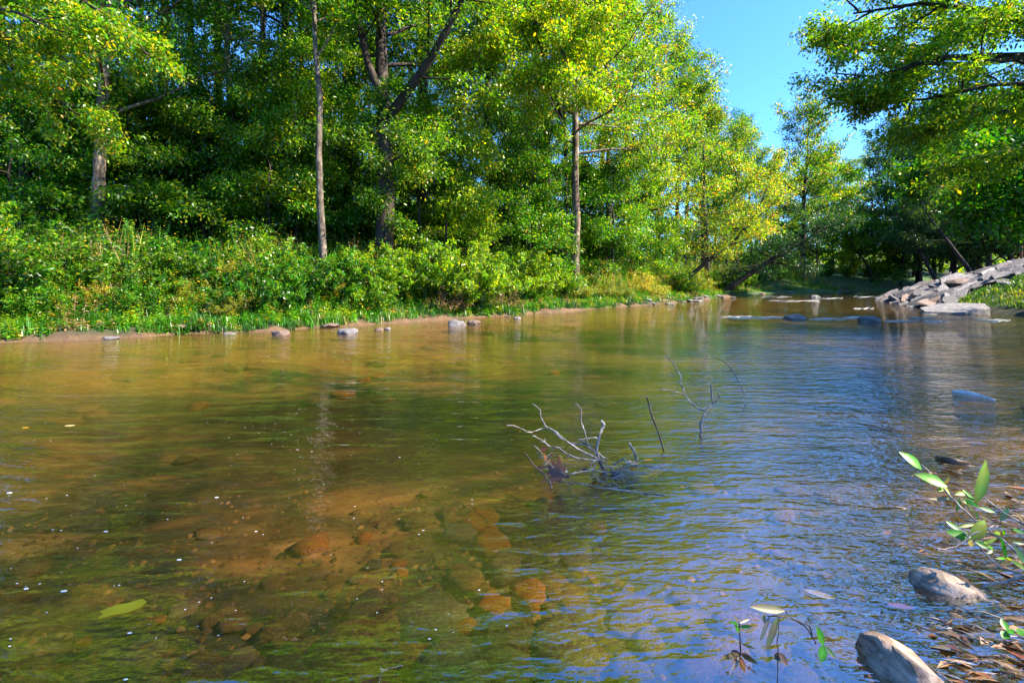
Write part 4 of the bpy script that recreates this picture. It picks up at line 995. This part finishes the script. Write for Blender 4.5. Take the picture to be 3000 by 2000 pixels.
S_ = [  # points (px, py, d), start px width, end px width
    ([(1780, 1395, 3.0), (1752, 1340, 3.0), (1748, 1318, 3.0), (1757, 1275, 3.0), (1765, 1255, 3.05), (1768, 1240, 3.05), (1760, 1234, 3.05)], 13, 9, 'branch'),
    ([(1755, 1345, 3.0), (1728, 1332, 2.95), (1690, 1312, 2.9), (1650, 1285, 2.9), (1625, 1262, 2.95), (1600, 1248, 3.0), (1585, 1218, 3.05), (1582, 1200, 3.1), (1562, 1182, 3.1)], 8, 3, 'branch'),
    ([(1722, 1298, 3.0), (1690, 1300, 3.05), (1650, 1288, 3.1), (1620, 1262, 3.15), (1605, 1250, 3.15)], 6, 4, 'branch'),
    ([(1604, 1252, 3.0), (1585, 1256, 3.0), (1555, 1265, 2.95), (1540, 1263, 2.9), (1528, 1255, 2.9), (1500, 1246, 2.85), (1484, 1246, 2.85)], 4, 3, 'twig'),
    ([(1770, 1350, 2.95), (1725, 1346, 2.9), (1690, 1340, 2.85), (1660, 1328, 2.85), (1632, 1310, 2.85), (1610, 1308, 2.85), (1598, 1298, 2.85), (1592, 1292, 2.85), (1562, 1275, 2.8)], 7, 4, 'branch'),
    ([(1597, 1296, 2.85), (1595, 1284, 2.87)], 3, 2, 'twig'),
    ([(1720, 1296, 3.0), (1712, 1260, 3.05), (1703, 1235, 3.1), (1703, 1205, 3.1), (1700, 1195, 3.1), (1684, 1178, 3.15)], 5, 3, 'twig'),
    ([(1755, 1340, 3.0), (1725, 1308, 3.05), (1705, 1290, 3.1), (1698, 1287, 3.1), (1720, 1284, 3.1), (1745, 1281, 3.1), (1754, 1287, 3.1)], 5, 3, 'twig'),
    ([(1745, 1330, 2.98), (1735, 1312, 3.0), (1712, 1298, 3.05)], 6, 4, 'twig'),
    ([(1750, 1325, 3.05), (1770, 1340, 3.1), (1778, 1342, 3.15), (1752, 1332, 3.1)], 6, 4, 'twig'),
    ([(1810, 1373, 3.0), (1840, 1367, 2.95), (1870, 1365, 2.9), (1910, 1367, 2.9), (1942, 1371, 2.9)], 5, 7, 'branch'),
    ([(1745, 1360, 2.95), (1735, 1375, 2.85), (1700, 1382, 2.8), (1680, 1386, 2.75), (1660, 1391, 2.75), (1645, 1382, 2.75)], 6, 4, 'branch'),
    ([(1750, 1345, 3.0), (1731, 1360, 2.9), (1736, 1372, 2.85)], 6, 4, 'twig'),
    ([(1760, 1340, 3.0), (1790, 1372, 2.95), (1830, 1395, 2.9), (1842, 1405, 2.88)], 4, 2, 'twig'),
    ([(1700, 1370, 2.9), (1760, 1380, 2.9), (1830, 1378, 2.9), (1850, 1378, 2.9)], 4, 3, 'twig'),
    ([(1745, 1395, 2.85), (1765, 1412, 2.75), (1790, 1423, 2.7), (1810, 1430, 2.68)], 3, 2, 'twig'),
    ([(1620, 1407, 2.8), (1700, 1417, 2.75), (1800, 1433, 2.65), (1900, 1445, 2.6), (1950, 1452, 2.55)], 4, 5, 'twig'),
    ([(1780, 1430, 2.68), (1840, 1437, 2.63), (1900, 1452, 2.6)], 5, 3, 'twig'),
    ([(1562, 1303, 2.85), (1580, 1318, 2.85), (1590, 1332, 2.85)], 3, 2, 'twig'),
    ([(1573, 1325, 2.9), (1600, 1350, 2.85), (1622, 1370, 2.8)], 3, 2, 'twig'),
]
for pl, a, b, nm in S_: stick(pl, px_w(a, 3), px_w(b, 3), snag, nm)
rt_ = random.Random(5)
for i in range(90):   # wad of fine root hair and grass caught round the foot
    x0, y0 = (rt_.gauss(1800, 40), rt_.gauss(1388, 12)) if i % 3 else (rt_.gauss(1605, 22), rt_.gauss(1362, 20))
    a = rt_.uniform(-.35, .5); l = rt_.uniform(18, 55); d0 = 1.3 * F / (max(y0, 1372) - 810) - .06
    stick([(x0, y0, d0), (x0 + l * .5, y0 + l * .5 * a - 4, d0), (x0 + l, y0 + l * a, d0)], px_w(2.6, 3), px_w(1.4, 3), snag, 'rootlet', sides=4, n=2)
ys_ = tag(empty('twig', P(1560, 1360, 2.8)), 'yellowish bent twig standing in front of the dead brown leaf', 'twig')
stick([(1538, 1325, 2.85), (1552, 1345, 2.8), (1565, 1362, 2.75), (1590, 1385, 2.7), (1600, 1400, 2.65), (1612, 1415, 2.6), (1617, 1432, 2.55)], px_w(4, 3), px_w(7, 3), ys_, 'stem', 'leaf_stick' if 'leaf_stick' in M else 'wet_wood')

def lone(label, lines, name='branch', mat='driftwood', cat='branch'):
    p0 = P(*lines[0][0][0]); o = tag(empty(name, p0), label, cat)
    for i, (pl, a, b) in enumerate(lines):
        stick(pl, px_w(a, pl[0][2]), px_w(b, pl[0][2]), o, 'stem' if i == 0 else 'side_twig', mat)
    return o
lone('forked pale branch standing in the water behind the snag, reaching up to the left', [
    ([(2052, 1275, 3.72), (2055, 1262, 3.73), (2052, 1245, 3.74), (2060, 1222, 3.75), (2068, 1205, 3.78), (2082, 1188, 3.8), (2100, 1172, 3.8), (2108, 1160, 3.8), (2104, 1151, 3.8)], 10, 4),
    ([(2068, 1204, 3.78), (2045, 1195, 3.85), (2020, 1175, 3.9), (2007, 1155, 3.95), (2000, 1135, 4.0), (1992, 1122, 4.0), (1995, 1105, 4.0), (1985, 1085, 4.05), (1975, 1065, 4.1), (1968, 1058, 4.1), (1947, 1041, 4.1)], 6, 4),
    ([(2007, 1156, 3.95), (1985, 1150, 3.9), (1960, 1144, 3.85), (1936, 1141, 3.85)], 4, 3),
    ([(2087, 1185, 3.8), (2086, 1165, 3.8), (2084, 1145, 3.8), (2083, 1126, 3.8)], 6, 6)])
lone('thin leaning stick standing alone in the water right of the snag', [([(1945, 1322, 3.38), (1940, 1305, 3.38), (1930, 1270, 3.4), (1912, 1225, 3.4), (1905, 1195, 3.4), (1896, 1162, 3.4)], 6, 7)], mat='wet_wood')
lone('short stubby peg of wood poking out right of the snag foot', [([(1865, 1347, 3.2), (1862, 1330, 3.2), (1852, 1312, 3.2), (1843, 1298, 3.2)], 12, 9)])
lone('curled root loop beside the stubby peg', [([(1798, 1362, 3.1), (1815, 1350, 3.1), (1825, 1343, 3.1), (1838, 1352, 3.05), (1845, 1365, 3.05)], 6, 5)])
lone('arching dark twig at the right of the forked branch, dipping into the glitter', [([(2090, 1045, 4.3), (2115, 1056, 4.3), (2140, 1078, 4.3), (2160, 1110, 4.3), (2175, 1140, 4.25), (2182, 1165, 4.2), (2183, 1185, 4.0), (2175, 1205, 4.35)], 2.6, 1.6), ([(2145, 1085, 4.3), (2125, 1088, 4.3), (2112, 1084, 4.3)], 3, 2)], mat='wet_wood')
lone('bone white forked twig at the bottom edge of the water', [([(1108, 2004, 1.45), (1118, 1975, 1.45), (1122, 1962, 1.45), (1140, 1958, 1.46), (1160, 1953, 1.47), (1182, 1945, 1.48)], 4, 3), ([(1122, 1962, 1.45), (1114, 1956, 1.45)], 3, 2)])
stick_r = lone('dark slim stick lying at the water right of the half sunk log', [([(2870, 1722, 1.92), (2900, 1712, 1.9), (2950, 1702, 1.86), (3010, 1688, 1.82)], 9, 12)], mat='driftwood')

# submerged brown branch under the leaning stick
def world_tube(name, pts, rads, mat, label, cat, sides=10, wobv=.06):
    base = Vector(pts[0]); mb = MB(); mb.tube([Vector(p_) - base for p_ in pts], rads, sides, wob=wobv)
    o = mb.build(name, M[mat]); o.location = base; return tag(o, label, cat)
a = W(2000, 1330, -.1); b = W(1890, 1400, -.1)
world_tube('sunken_branch', [W(2080, 1290, -.12), a, b, W(1840, 1425, -.12)], [.02, .035, .04, .03], 'wet_wood', 'brown branch lying under water below the thin leaning stick', 'branch')
# logs at right
def log_mesh(pts, rads, label, mat='log_wood'):
    pts = smooth_pts([Vector(p_) for p_ in pts], 4); m = len(pts)
    rr = []
    for i in range(m):
        t = i / (m - 1) * (len(rads) - 1); k = min(int(t), len(rads) - 2); rr.append(rads[k] + (rads[k + 1] - rads[k]) * (t - k))
    base = pts[0].copy(); mb = MB(); mb.tube([p_ - base for p_ in pts], rr, 18)
    for i_, v_ in enumerate(mb.v):
        w_ = Vector(v_); ringc = pts[min(i_ // 18, m - 1)] - base; a_ = w_ - ringc
        if a_.length > 1e-5:
            ng = noise.noise(a_.normalized() * 2.2 + ringc * 3) * .35 + noise.noise(a_.normalized() * 6 + ringc * 5) * .15
            w_ = ringc + a_ * (1 + ng) + (pts[1] - pts[0]).normalized() * noise.noise(a_.normalized() * 3) * rr[0] * .9
            mb.v[i_] = tuple(w_)
    o = mb.build('log', M[mat]); o.location = base; return tag(o, label, 'log')
log_mesh([W(2692, 1698, .0), W(2700, 1700, .005), W(2740, 1715, .0), W(2790, 1735, -.015), W(2860, 1765, -.04), W(2950, 1810, -.06)], [.03, .052, .055, .055, .05, .04], 'half sunk pale log pointing left in the glitter at the lower right')
log_mesh([W(2535, 1905, .0), W(2575, 1925, .0), W(2640, 1970, .0), W(2720, 2030, .02)], [.04, .062, .07, .06], 'thick grey brown log end cut off by the bottom edge at the right')
log_mesh([W(2790, 1146, .0), W(2830, 1152, .002), W(2870, 1160, .002), W(2915, 1172, .0)], [.012, .028, .022, .008], 'pale sliver of wood floating alone near the right edge', 'foam_wood')
o = log_mesh([W(2880, 912, .06), W(2960, 910, .06), W(3030, 909, .06)], [.05, .05, .05], 'straight bleached pole lying at the foot of the turf by the flat slab')
log_mesh([W(2745, 1340, .01), W(2790, 1350, .03), W(2840, 1356, .01)], [.015, .022, .012], 'small bit of bark floating above the green cane leaves', 'wet_wood')

# ------------------------------------------------------------ leaves and small plants
def plane_leaf(name, outline, c, L, ang, col, label, z=0.004, curl=.15, tilt=(0, 0), parent=None, mat='plant', cat='leaf'):
    v = [(0, 0, 0)]; k = len(outline)
    for (u, w_) in outline: v.append((u * L, w_ * L, curl * L * (abs(w_) ** 1.3 + .3 * u * u)))
    v = np.array(v); f = [(0, i + 1, (i + 1) % k + 1) for i in range(k)]
    me = make_mesh(name, v, [np.array(f)], M[mat], np.tile(np.array(col), (len(v), 1)))
    o = link(name, me, parent); o.location = c; o.rotation_euler = (tilt[0], tilt[1], ang)
    if label: tag(o, label, cat)
    return o
maple = [(1, 0), (.55, .18), (.6, .55), (.3, .42), (0, .85), (-.15, .4), (-.55, .5), (-.45, .15), (-.8, 0), (-.45, -.15), (-.55, -.5), (-.15, -.4), (0, -.85), (.3, -.42), (.6, -.55), (.55, -.18)]
oval = [(1, 0), (.6, .25), (0, .36), (-.6, .25), (-1, 0), (-.6, -.25), (0, -.36), (.6, -.25)]
def add_mat(name, **k): M[name] = leaf_material(name, **k)
plane_leaf('fallen_leaf', [(1, .05), (.7, .45), (.1, .40), (-.4, .5), (-1, .3), (-.8, 0), (-.95, -.4), (-.3, -.35), (.3, -.5), (.8, -.35)], W(360, 1782, .003), .075, R(28), (.24, .26, .015), 'yellow green fallen leaf under the surface at the lower left', z=-.02, curl=.05)
plane_leaf('fallen_leaf', maple, W(1095, 1700, -.03), .05, R(20), (.30, .17, .09), 'tan star shaped leaf drifting in the dark water left of the ripples', curl=.1)
plane_leaf('fallen_leaf', oval, W(75, 1252), .03, R(5), (.5, .32, .04), 'thin golden leaf floating near the left edge', curl=.05)
plane_leaf('fallen_leaf', oval, W(205, 1246), .045, R(5), (.6, .5, .25), 'pale cream willow leaf floating near the left edge', curl=.05)
plane_leaf('dead_leaf', maple, P(1632, 1380, 2.82), .105, R(-40), (.20, .085, .05), 'big curled brown dead leaf caught on the left end of the snag', curl=.5, tilt=(R(62), R(8)))
plane_leaf('dead_leaf', maple, P(1598, 1345, 2.88), .05, R(60), (.22, .10, .04), 'small rusty dead leaf above the big curled one', curl=.4, tilt=(R(45), R(20)))
plane_leaf('dead_leaf', oval, P(1652, 1383, 2.8), .03, R(20), (.35, .36, .36), 'silvery crumpled leaf at the right of the big curled leaf', curl=.6, tilt=(R(30), 0))
plane_leaf('dead_leaf', oval, P(1675, 1305, 2.95), .028, R(80), (.12, .05, .03), 'dark dead leaf hanging from the long left branch of the snag', curl=.4, tilt=(R(70), 0))
plane_leaf('dead_leaf', oval, P(1523, 1264, 2.92), .012, R(80), (.30, .10, .03), 'tiny rusty leaf hanging from the outermost left twig', curl=.4, tilt=(R(70), 0))
plane_leaf('dead_leaf', oval, W(1900, 1348, .01), .035, R(5), (.62, .28, .08), 'orange curled leaf floating right of the stubby peg', curl=.5)
plane_leaf('dead_leaf', maple, W(1850, 1358, .012), .06, R(5), (.48, .36, .27), 'pale tan leaf lying under the stubby peg', curl=.25)
for i, (px, py, L_, cc_, lab) in enumerate([(2400, 1740, .055, (.5, .42, .38), 'pale whitish stone like leaf just under the sky glitter'), (2640, 1775, .05, (.5, .1, .06), 'reddish leaf under water right of the plants'), (2880, 1860, .06, (.5, .28, .05), 'amber leaf under water near the lower right'),
                                        (2600, 1560, .04, (.45, .2, .12), 'pinkish leaf under the riffle left of the cane')]):
    plane_leaf('sunken_leaf', oval, W(px, py, -.01), L_, R(-30 + 20 * i), cc_, lab, curl=.1)

def blade(parent, a, b, w, col, bendv=0.0, nrm=None, name='leaf', fold=.25):
    """lanceolate leaf from a to b"""
    a, b = Vector(a), Vector(b); ax = b - a; L_ = ax.length; t = ax.normalized()
    n0 = Vector(nrm or (0.0, -.7, .7)); s = t.cross(n0).normalized(); u = s.cross(t)
    prof = [(0, .05), (.1, .45), (.3, .95), (.5, 1.0), (.7, .8), (.87, .42), (1, .02)]
    v, f, c = [], [], []
    for i, (k, wd) in enumerate(prof):
        m = a + t * (k * L_) + u * (bendv * L_ * math.sin(k * math.pi))
        for sg in (-1, 0, 1):
            v.append(tuple(m + s * (sg * wd * w) + u * (abs(sg) * wd * w * fold)))
            br_ = .55 if (i >= 5 and random.random() < .5) else 0; c.append([(q * (1 - br_) + z_ * br_) * (1.35 if sg == 0 else 1) * (.7 + .6 * random.random()) for q, z_ in zip(col, (.22, .13, .04))])
        if i:
            b0 = (i - 1) * 3
            f += [(b0, b0 + 1, b0 + 4, b0 + 3), (b0 + 1, b0 + 2, b0 + 5, b0 + 4)]
    me = make_mesh(name, np.array(v), [np.array(f)], M['plant'], np.array(c), True)
    o = link(name, me, parent)
    if parent is not None: me.transform(__import__('mathutils').Matrix.Translation(-Vector(parent.location)))
    return o
GR = (.035, .20, .010); GR2 = (.06, .26, .012); GYL = (.17, .25, .012); GB = (.20, .17, .08)
cane = tag(empty('cane_plant', P(3010, 1640, 1.75)), 'broad bladed green cane leaning in from the right edge', 'plant')
stick([(3030, 1670, 1.7), (2960, 1600, 1.8), (2880, 1540, 1.9), (2800, 1470, 2.0), (2740, 1400, 2.1), (2700, 1360, 2.15)], .005, .002, cane, 'stem', 'driftwood')
stick([(3040, 1720, 1.65), (2990, 1680, 1.7), (2930, 1660, 1.75), (2870, 1600, 1.8), (2800, 1540, 1.85)], .004, .002, cane, 'stem', 'driftwood')
stick([(3040, 1560, 1.7), (2990, 1530, 1.8), (2940, 1500, 1.85), (2880, 1455, 1.9)], .005, .002, cane, 'stem', 'driftwood')
stick([(2740, 1610, 1.8), (2800, 1600, 1.8), (2860, 1560, 1.8), (2925, 1540, 1.8)], .003, .003, cane, 'stem', 'driftwood')
for a, b, w, col, bn in [((2700, 1375, 2.15), (2633, 1322, 2.2), .026, GR2, .05), ((2775, 1425, 2.05), (2678, 1388, 2.1), .026, GR2, .05), ((2857, 1476, 1.95), (2888, 1344, 2.0), .021, GYL, .05), ((2852, 1470, 1.95), (2820, 1432, 2.0), .014, GR, 0),
                         ((2870, 1485, 1.9), (2815, 1460, 1.95), .012, GR, 0), ((2915, 1500, 1.88), (2865, 1484, 1.9), .010, (.12, .26, .08), 0), ((2930, 1525, 1.85), (2955, 1485, 1.85), .010, (.14, .26, .10), 0), ((2842, 1580, 1.82), (2770, 1555, 1.85), .020, GR, .05),
                         ((2845, 1580, 1.8), (2885, 1522, 1.82), .021, GYL, .08), ((2842, 1582, 1.8), (2845, 1602, 1.79), .010, (.5, .35, .03), 0), ((2815, 1555, 1.85), (2770, 1525, 1.88), .012, GR, 0), ((2895, 1605, 1.78), (2855, 1585, 1.8), .012, GR, 0),
                         ((2948, 1635, 1.75), (2930, 1568, 1.76), .010, GR2, 0), ((3000, 1650, 1.72), (2970, 1595, 1.74), .014, (.16, .28, .10), 0), ((2800, 1460, 2.0), (2720, 1460, 2.02), .008, GB, -.05), ((3000, 1530, 1.8), (2975, 1500, 1.8), .008, GB, 0), ((3000, 1560, 1.8), (2960, 1548, 1.8), .008, GR, 0),
                         ((2960, 1640, 1.7), (3020, 1675, 1.68), .010, GYL, 0)]:
    blade(cane, P(*a), P(*b), w, col, bn)
sp = tag(empty('seedling', W(2168, 1915)), 'small green seedling standing in the water with a clump of dead leaves at its foot', 'plant')
stick([(2168, 1925, 1.56), (2168, 1880, 1.56), (2166, 1820, 1.56)], .003, .002, sp, 'stem', 'wet_wood')
for a, b, w, col in [((2166, 1822, 1.56), (2148, 1800, 1.56), .004, GB), ((2166, 1824, 1.56), (2196, 1812, 1.58), .004, GB), ((2166, 1835, 1.56), (2206, 1834, 1.54), .005, GR), ((2166, 1830, 1.56), (2135, 1818, 1.54), .005, GR), ((2166, 1852, 1.56), (2150, 1825, 1.55), .007, GR), ((2172, 1885, 1.56), (2215, 1900, 1.54), .004, (.10, .08, .03)),
                     ((2168, 1915, 1.56), (2112, 1925, 1.5), .008, (.10, .07, .03)), ((2168, 1918, 1.56), (2135, 1975, 1.5), .008, (.10, .07, .03)), ((2170, 1915, 1.56), (2222, 1945, 1.5), .008, (.08, .08, .03)), ((2170, 1912, 1.56), (2205, 1925, 1.55), .006, (.12, .07, .03)), ((2165, 1920, 1.55), (2185, 1960, 1.5), .007, (.2, .1, .04)), ((2168, 1912, 1.56), (2140, 1905, 1.58), .006, (.10, .06, .03))]:
    blade(sp, P(*a), P(*b), w, col)
dr_p = tag(empty('drooping_stem', W(2278, 1960)), 'wilted stem with drooping brown green leaves beside the seedling', 'plant')
stick([(2278, 2010, 1.45), (2278, 1930, 1.46), (2280, 1870, 1.48), (2284, 1805, 1.5)], .0018, .0015, dr_p, 'stem', 'wet_wood')
stick([(2245, 1803, 1.5), (2300, 1806, 1.5), (2345, 1825, 1.5), (2380, 1860, 1.5), (2388, 1885, 1.5)], .0018, .0022, dr_p, 'stem', 'wet_wood')
stick([(2300, 1790, 1.5), (2330, 1815, 1.5), (2365, 1830, 1.5), (2385, 1860, 1.5)], .0018, .0022, dr_p, 'stem', 'wet_wood')
for a, b, w, col in [((2300, 1788, 1.5), (2195, 1775, 1.48), .013, GB), ((2280, 1805, 1.5), (2243, 1905, 1.46), .010, (.14, .16, .05)), ((2255, 1803, 1.5), (2225, 1880, 1.48), .006, (.2, .17, .12)), ((2283, 1910, 1.46), (2308, 1950, 1.44), .010, (.12, .06, .03)), ((2240, 1800, 1.5), (2238, 1825, 1.5), .004, GB), ((2270, 1930, 1.46), (2290, 1912, 1.46), .010, (.10, .06, .03))]:
    blade(dr_p, P(*a), P(*b), w, col)
hp = tag(empty('hanging_leaves', P(2410, 1885, 1.48)), 'bright green paired leaves hanging right of the wilted stem', 'plant')
for a, b, w, col in [((2412, 1890, 1.48), (2392, 1830, 1.5), .012, GR2), ((2413, 1888, 1.48), (2405, 1940, 1.46), .013, GR2), ((2416, 1890, 1.48), (2450, 1930, 1.46), .007, (.04, .12, .02))]:
    blade(hp, P(*a), P(*b), w, col)
hq = tag(empty('creeping_plant', W(2950, 1850)), 'low sprig of bright green leaves at the lower right edge', 'plant')
for a, b, w, col in [((2948, 1845, 1.62), (2935, 1810, 1.65), .012, GR2), ((2950, 1845, 1.62), (2975, 1858, 1.6), .016, GR2), ((2950, 1850, 1.62), (2938, 1870, 1.6), .012, GR), ((2980, 1855, 1.6), (3010, 1850, 1.6), .014, GR2)]:
    blade(hq, P(*a), P(*b), w, col, nrm=(0, -.3, 1))

dk_ = random.Random(3)
for i in range(16):
    lx_, ly_ = (dk_.gauss(1615, 24), dk_.gauss(1365, 22)) if i < 10 else (dk_.gauss(1800, 40), dk_.gauss(1385, 12))
    d_ = min(2.9, 1.29 * F / (max(ly_, 1375) - 810))
    plane_leaf('dead_leaf', maple if i % 2 else oval, P(lx_, ly_, d_), dk_.uniform(.018, .045), dk_.uniform(0, 6), dk_.choice([(.10, .045, .025), (.16, .07, .035), (.06, .03, .02), (.22, .12, .06)]),
               None, curl=.4, tilt=(dk_.uniform(-.9, .9), dk_.uniform(-.9, .9)))
    o_ = list(C.objects)[-1]; o_['label'] = 'small dark dead leaf matted into the ' + ('left end' if i < 10 else 'foot') + ' of the snag'; o_['category'] = 'leaf'; o_['group'] = 'dead leaves matted into the ' + ('left end' if i < 10 else 'foot') + ' of the snag'
# more small leaves and side shoots on the cane
rc_ = random.Random(12)
for i in range(34):
    k = rc_.random(); bx_, by_ = (2740 + 240 * k, 1400 + 200 * k) if i % 2 else (2800 + 200 * k, 1540 + 130 * k)
    d_ = 2.1 - .3 * k + rc_.uniform(-.05, .05); a_ = rc_.uniform(0, 6.28); l_ = rc_.uniform(18, 55)
    blade(cane, P(bx_, by_, d_), P(bx_ + math.cos(a_) * l_, by_ + math.sin(a_) * l_ * .8, d_ + rc_.uniform(-.05, .05)), rc_.uniform(.004, .011), rc_.choice([GR, GR2, GYL, GB, (.16, .12, .08), (.10, .20, .06)]), rc_.uniform(-.1, .1))
# wet litter of twigs, straw and leaves washed up along the near right shallows
mb = MB(); lv, lf, lcx = [], [], []
for i in range(420):
    px = 2560 + 440 * rc_.random() ** .8; py = rc_.uniform(1360, 1995)
    if px < 2990 - (py - 1300) * .55 and rc_.random() < .8: continue
    p = W(px, py, .0); a_ = rc_.gauss(-.5, .5); l_ = rc_.uniform(.02, .14); th = rc_.uniform(.0012, .0035)
    d_ = Vector((math.cos(a_), math.sin(a_), 0)); q_ = p + d_ * l_ * .5 + Vector((0, 0, rc_.uniform(-.004, .012))); e_ = p + d_ * l_ + Vector((rc_.gauss(0, .01), rc_.gauss(0, .01), -.004))
    cc_ = rc_.choice([(.9, .8, .65), (.5, .4, .3), (.25, .17, .1), (1, .95, .9), (.35, .2, .1)])
    if rc_.random() < .55: mb.tube([p, q_, e_], [th, th, th * .5], 4, col=cc_)
    else:
        w_ = rc_.uniform(.006, .018); s_ = Vector((-d_.y, d_.x, rc_.uniform(-.5, .5))) * w_; b0 = mb.n
        for vtx in (p, q_ + s_ * .8, e_, q_ - s_ * .8): mb.v.append(tuple(vtx)); mb.c.append(rc_.choice([(.8, .45, .15), (.7, .55, .35), (.35, .2, .12), (.5, .15, .1)]))
        mb.n += 4; mb.q.append((b0, b0 + 1, b0 + 2, b0 + 3))
M['litter'] = simple_mat('litter', [(0.3, (.25, .22, .2)), (0.7, (.55, .5, .46))], 30, .45, 0, own=True)
lt = mb.build('washed_up_litter', M['litter']); tag(lt, 'washed up straw, twigs and dead leaves in the wet shallows at the right edge', 'litter', kind='stuff')

# foam specks drifting on the surface
rf = np.random.default_rng(77); mbv, mbf = [], []
def foam_disc(x, y, s, st):
    b0 = len(mbv)
    for k in range(7):
        a = k * 6.283 / 7; mbv.append((x + math.cos(a) * s * st, y + math.sin(a) * s, .004))
    mbv.append((x, y, .004 + s * .35))
    for k in range(7): mbf.append((b0 + k, b0 + (k + 1) % 7, b0 + 7))
for i in range(210):
    px = rf.uniform(0, 1500); py = rf.uniform(1200, 1900); 
    if rf.random() < .5: px, py = rf.normal(850, 150), rf.normal(1240, 60)
    p = W(px, max(py, 1130)); foam_disc(p.x, p.y, rf.uniform(.001, .003) * (1.0), rf.uniform(1, 2.5))
for px, py, s in ((187, 1733, .011), (77, 1726, .008), (310, 1558, .009), (525, 1641, .009), (750, 1558, .006), (28, 1445, .012), (380, 1856, .007), (635, 1458, .010), (1240, 1555, .006), (368, 1992, .006)):
    p = W(px, py); foam_disc(p.x, p.y, s * .6, 2.2)
M['foam'] = simple_mat('foam', [(0.3, (.6, .62, .62)), (0.7, (.8, .8, .8))], 50, .5, 0)
fo = link('foam_specks', make_mesh('foam_specks', np.array(mbv), [np.array(mbf)], M['foam'])); tag(fo, 'tiny white foam bubbles drifting on the dark water', 'foam', kind='stuff')
# broken water below the midstream stones: low standing ripples
mb = MB()
for (px0, px1, py, h) in ((2130, 2300, 928, .012), (2110, 2200, 926, .01), (2370, 2480, 932, .012), (2470, 2530, 928, .02), (2590, 2690, 938, .012), (2660, 2740, 930, .015), (2700, 2780, 940, .012), (2250, 2400, 880, .01), (2500, 2620, 868, .012), (2390, 2470, 872, .01), (2230, 2320, 868, .01), (2700, 2900, 918, .01), (2860, 2960, 936, .015), (2500, 2560, 902, .01)):
    for q in range(3):
        n = 10; pts = []
        for i in range(n):
            px = px0 + (px1 - px0) * i / (n - 1); p = W(px, py + rf.normal(0, .8) + q * 1.2, 0); pts.append((p.x, p.y, .002))
        mb.tube(pts, [h * .45 * math.sin(math.pi * (i + .3) / n) * rf.uniform(.4, 1.1) + .001 for i in range(n)], 5)
rip = mb.build('riffle_foam', M['foam']); tag(rip, 'thin white streaks of broken water around the midstream stones', 'foam', kind='stuff')

# ------------------------------------------------------------ right edge post and box
x, y = at_px(2991, 27.5); z = hz(x, y)
pl = tag(empty('timber_pole', (x, y, z)), 'thin reddish brown pole standing on the lawn at the right edge', 'pole')
M['pole'] = simple_mat('pole', [(0.3, (.16, .06, .03)), (0.7, (.32, .13, .06))], 12, .8, .4, (1, 1, .1))
mb = MB(); mb.tube([(0, 0, -.2), (.02, 0, 1.3), (.1, 0, 2.9)], [.07, .065, .06], 10); o = mb.build('shaft', M['pole'], pl)
x, y = at_px(2953, 27.0); z = hz(x, y)
M['plastic'] = simple_mat('plastic', [(0.3, (.35, .42, .45)), (0.7, (.5, .58, .6))], 5, .5, 0)
mk = tag(empty('marker_post', (x, y, z)), 'short pale blue grey marker post on the lawn above the outcrop', 'post')
mb = MB(); mb.tube([(0, 0, -.1), (0, 0, .26)], .07, 12); mb.build('post', M['plastic'], mk)
mb = MB(); mb.tube([(0, 0, .262), (0, 0, .30)], [.085, .06], 12); mb.build('cap', M['plastic'], mk)
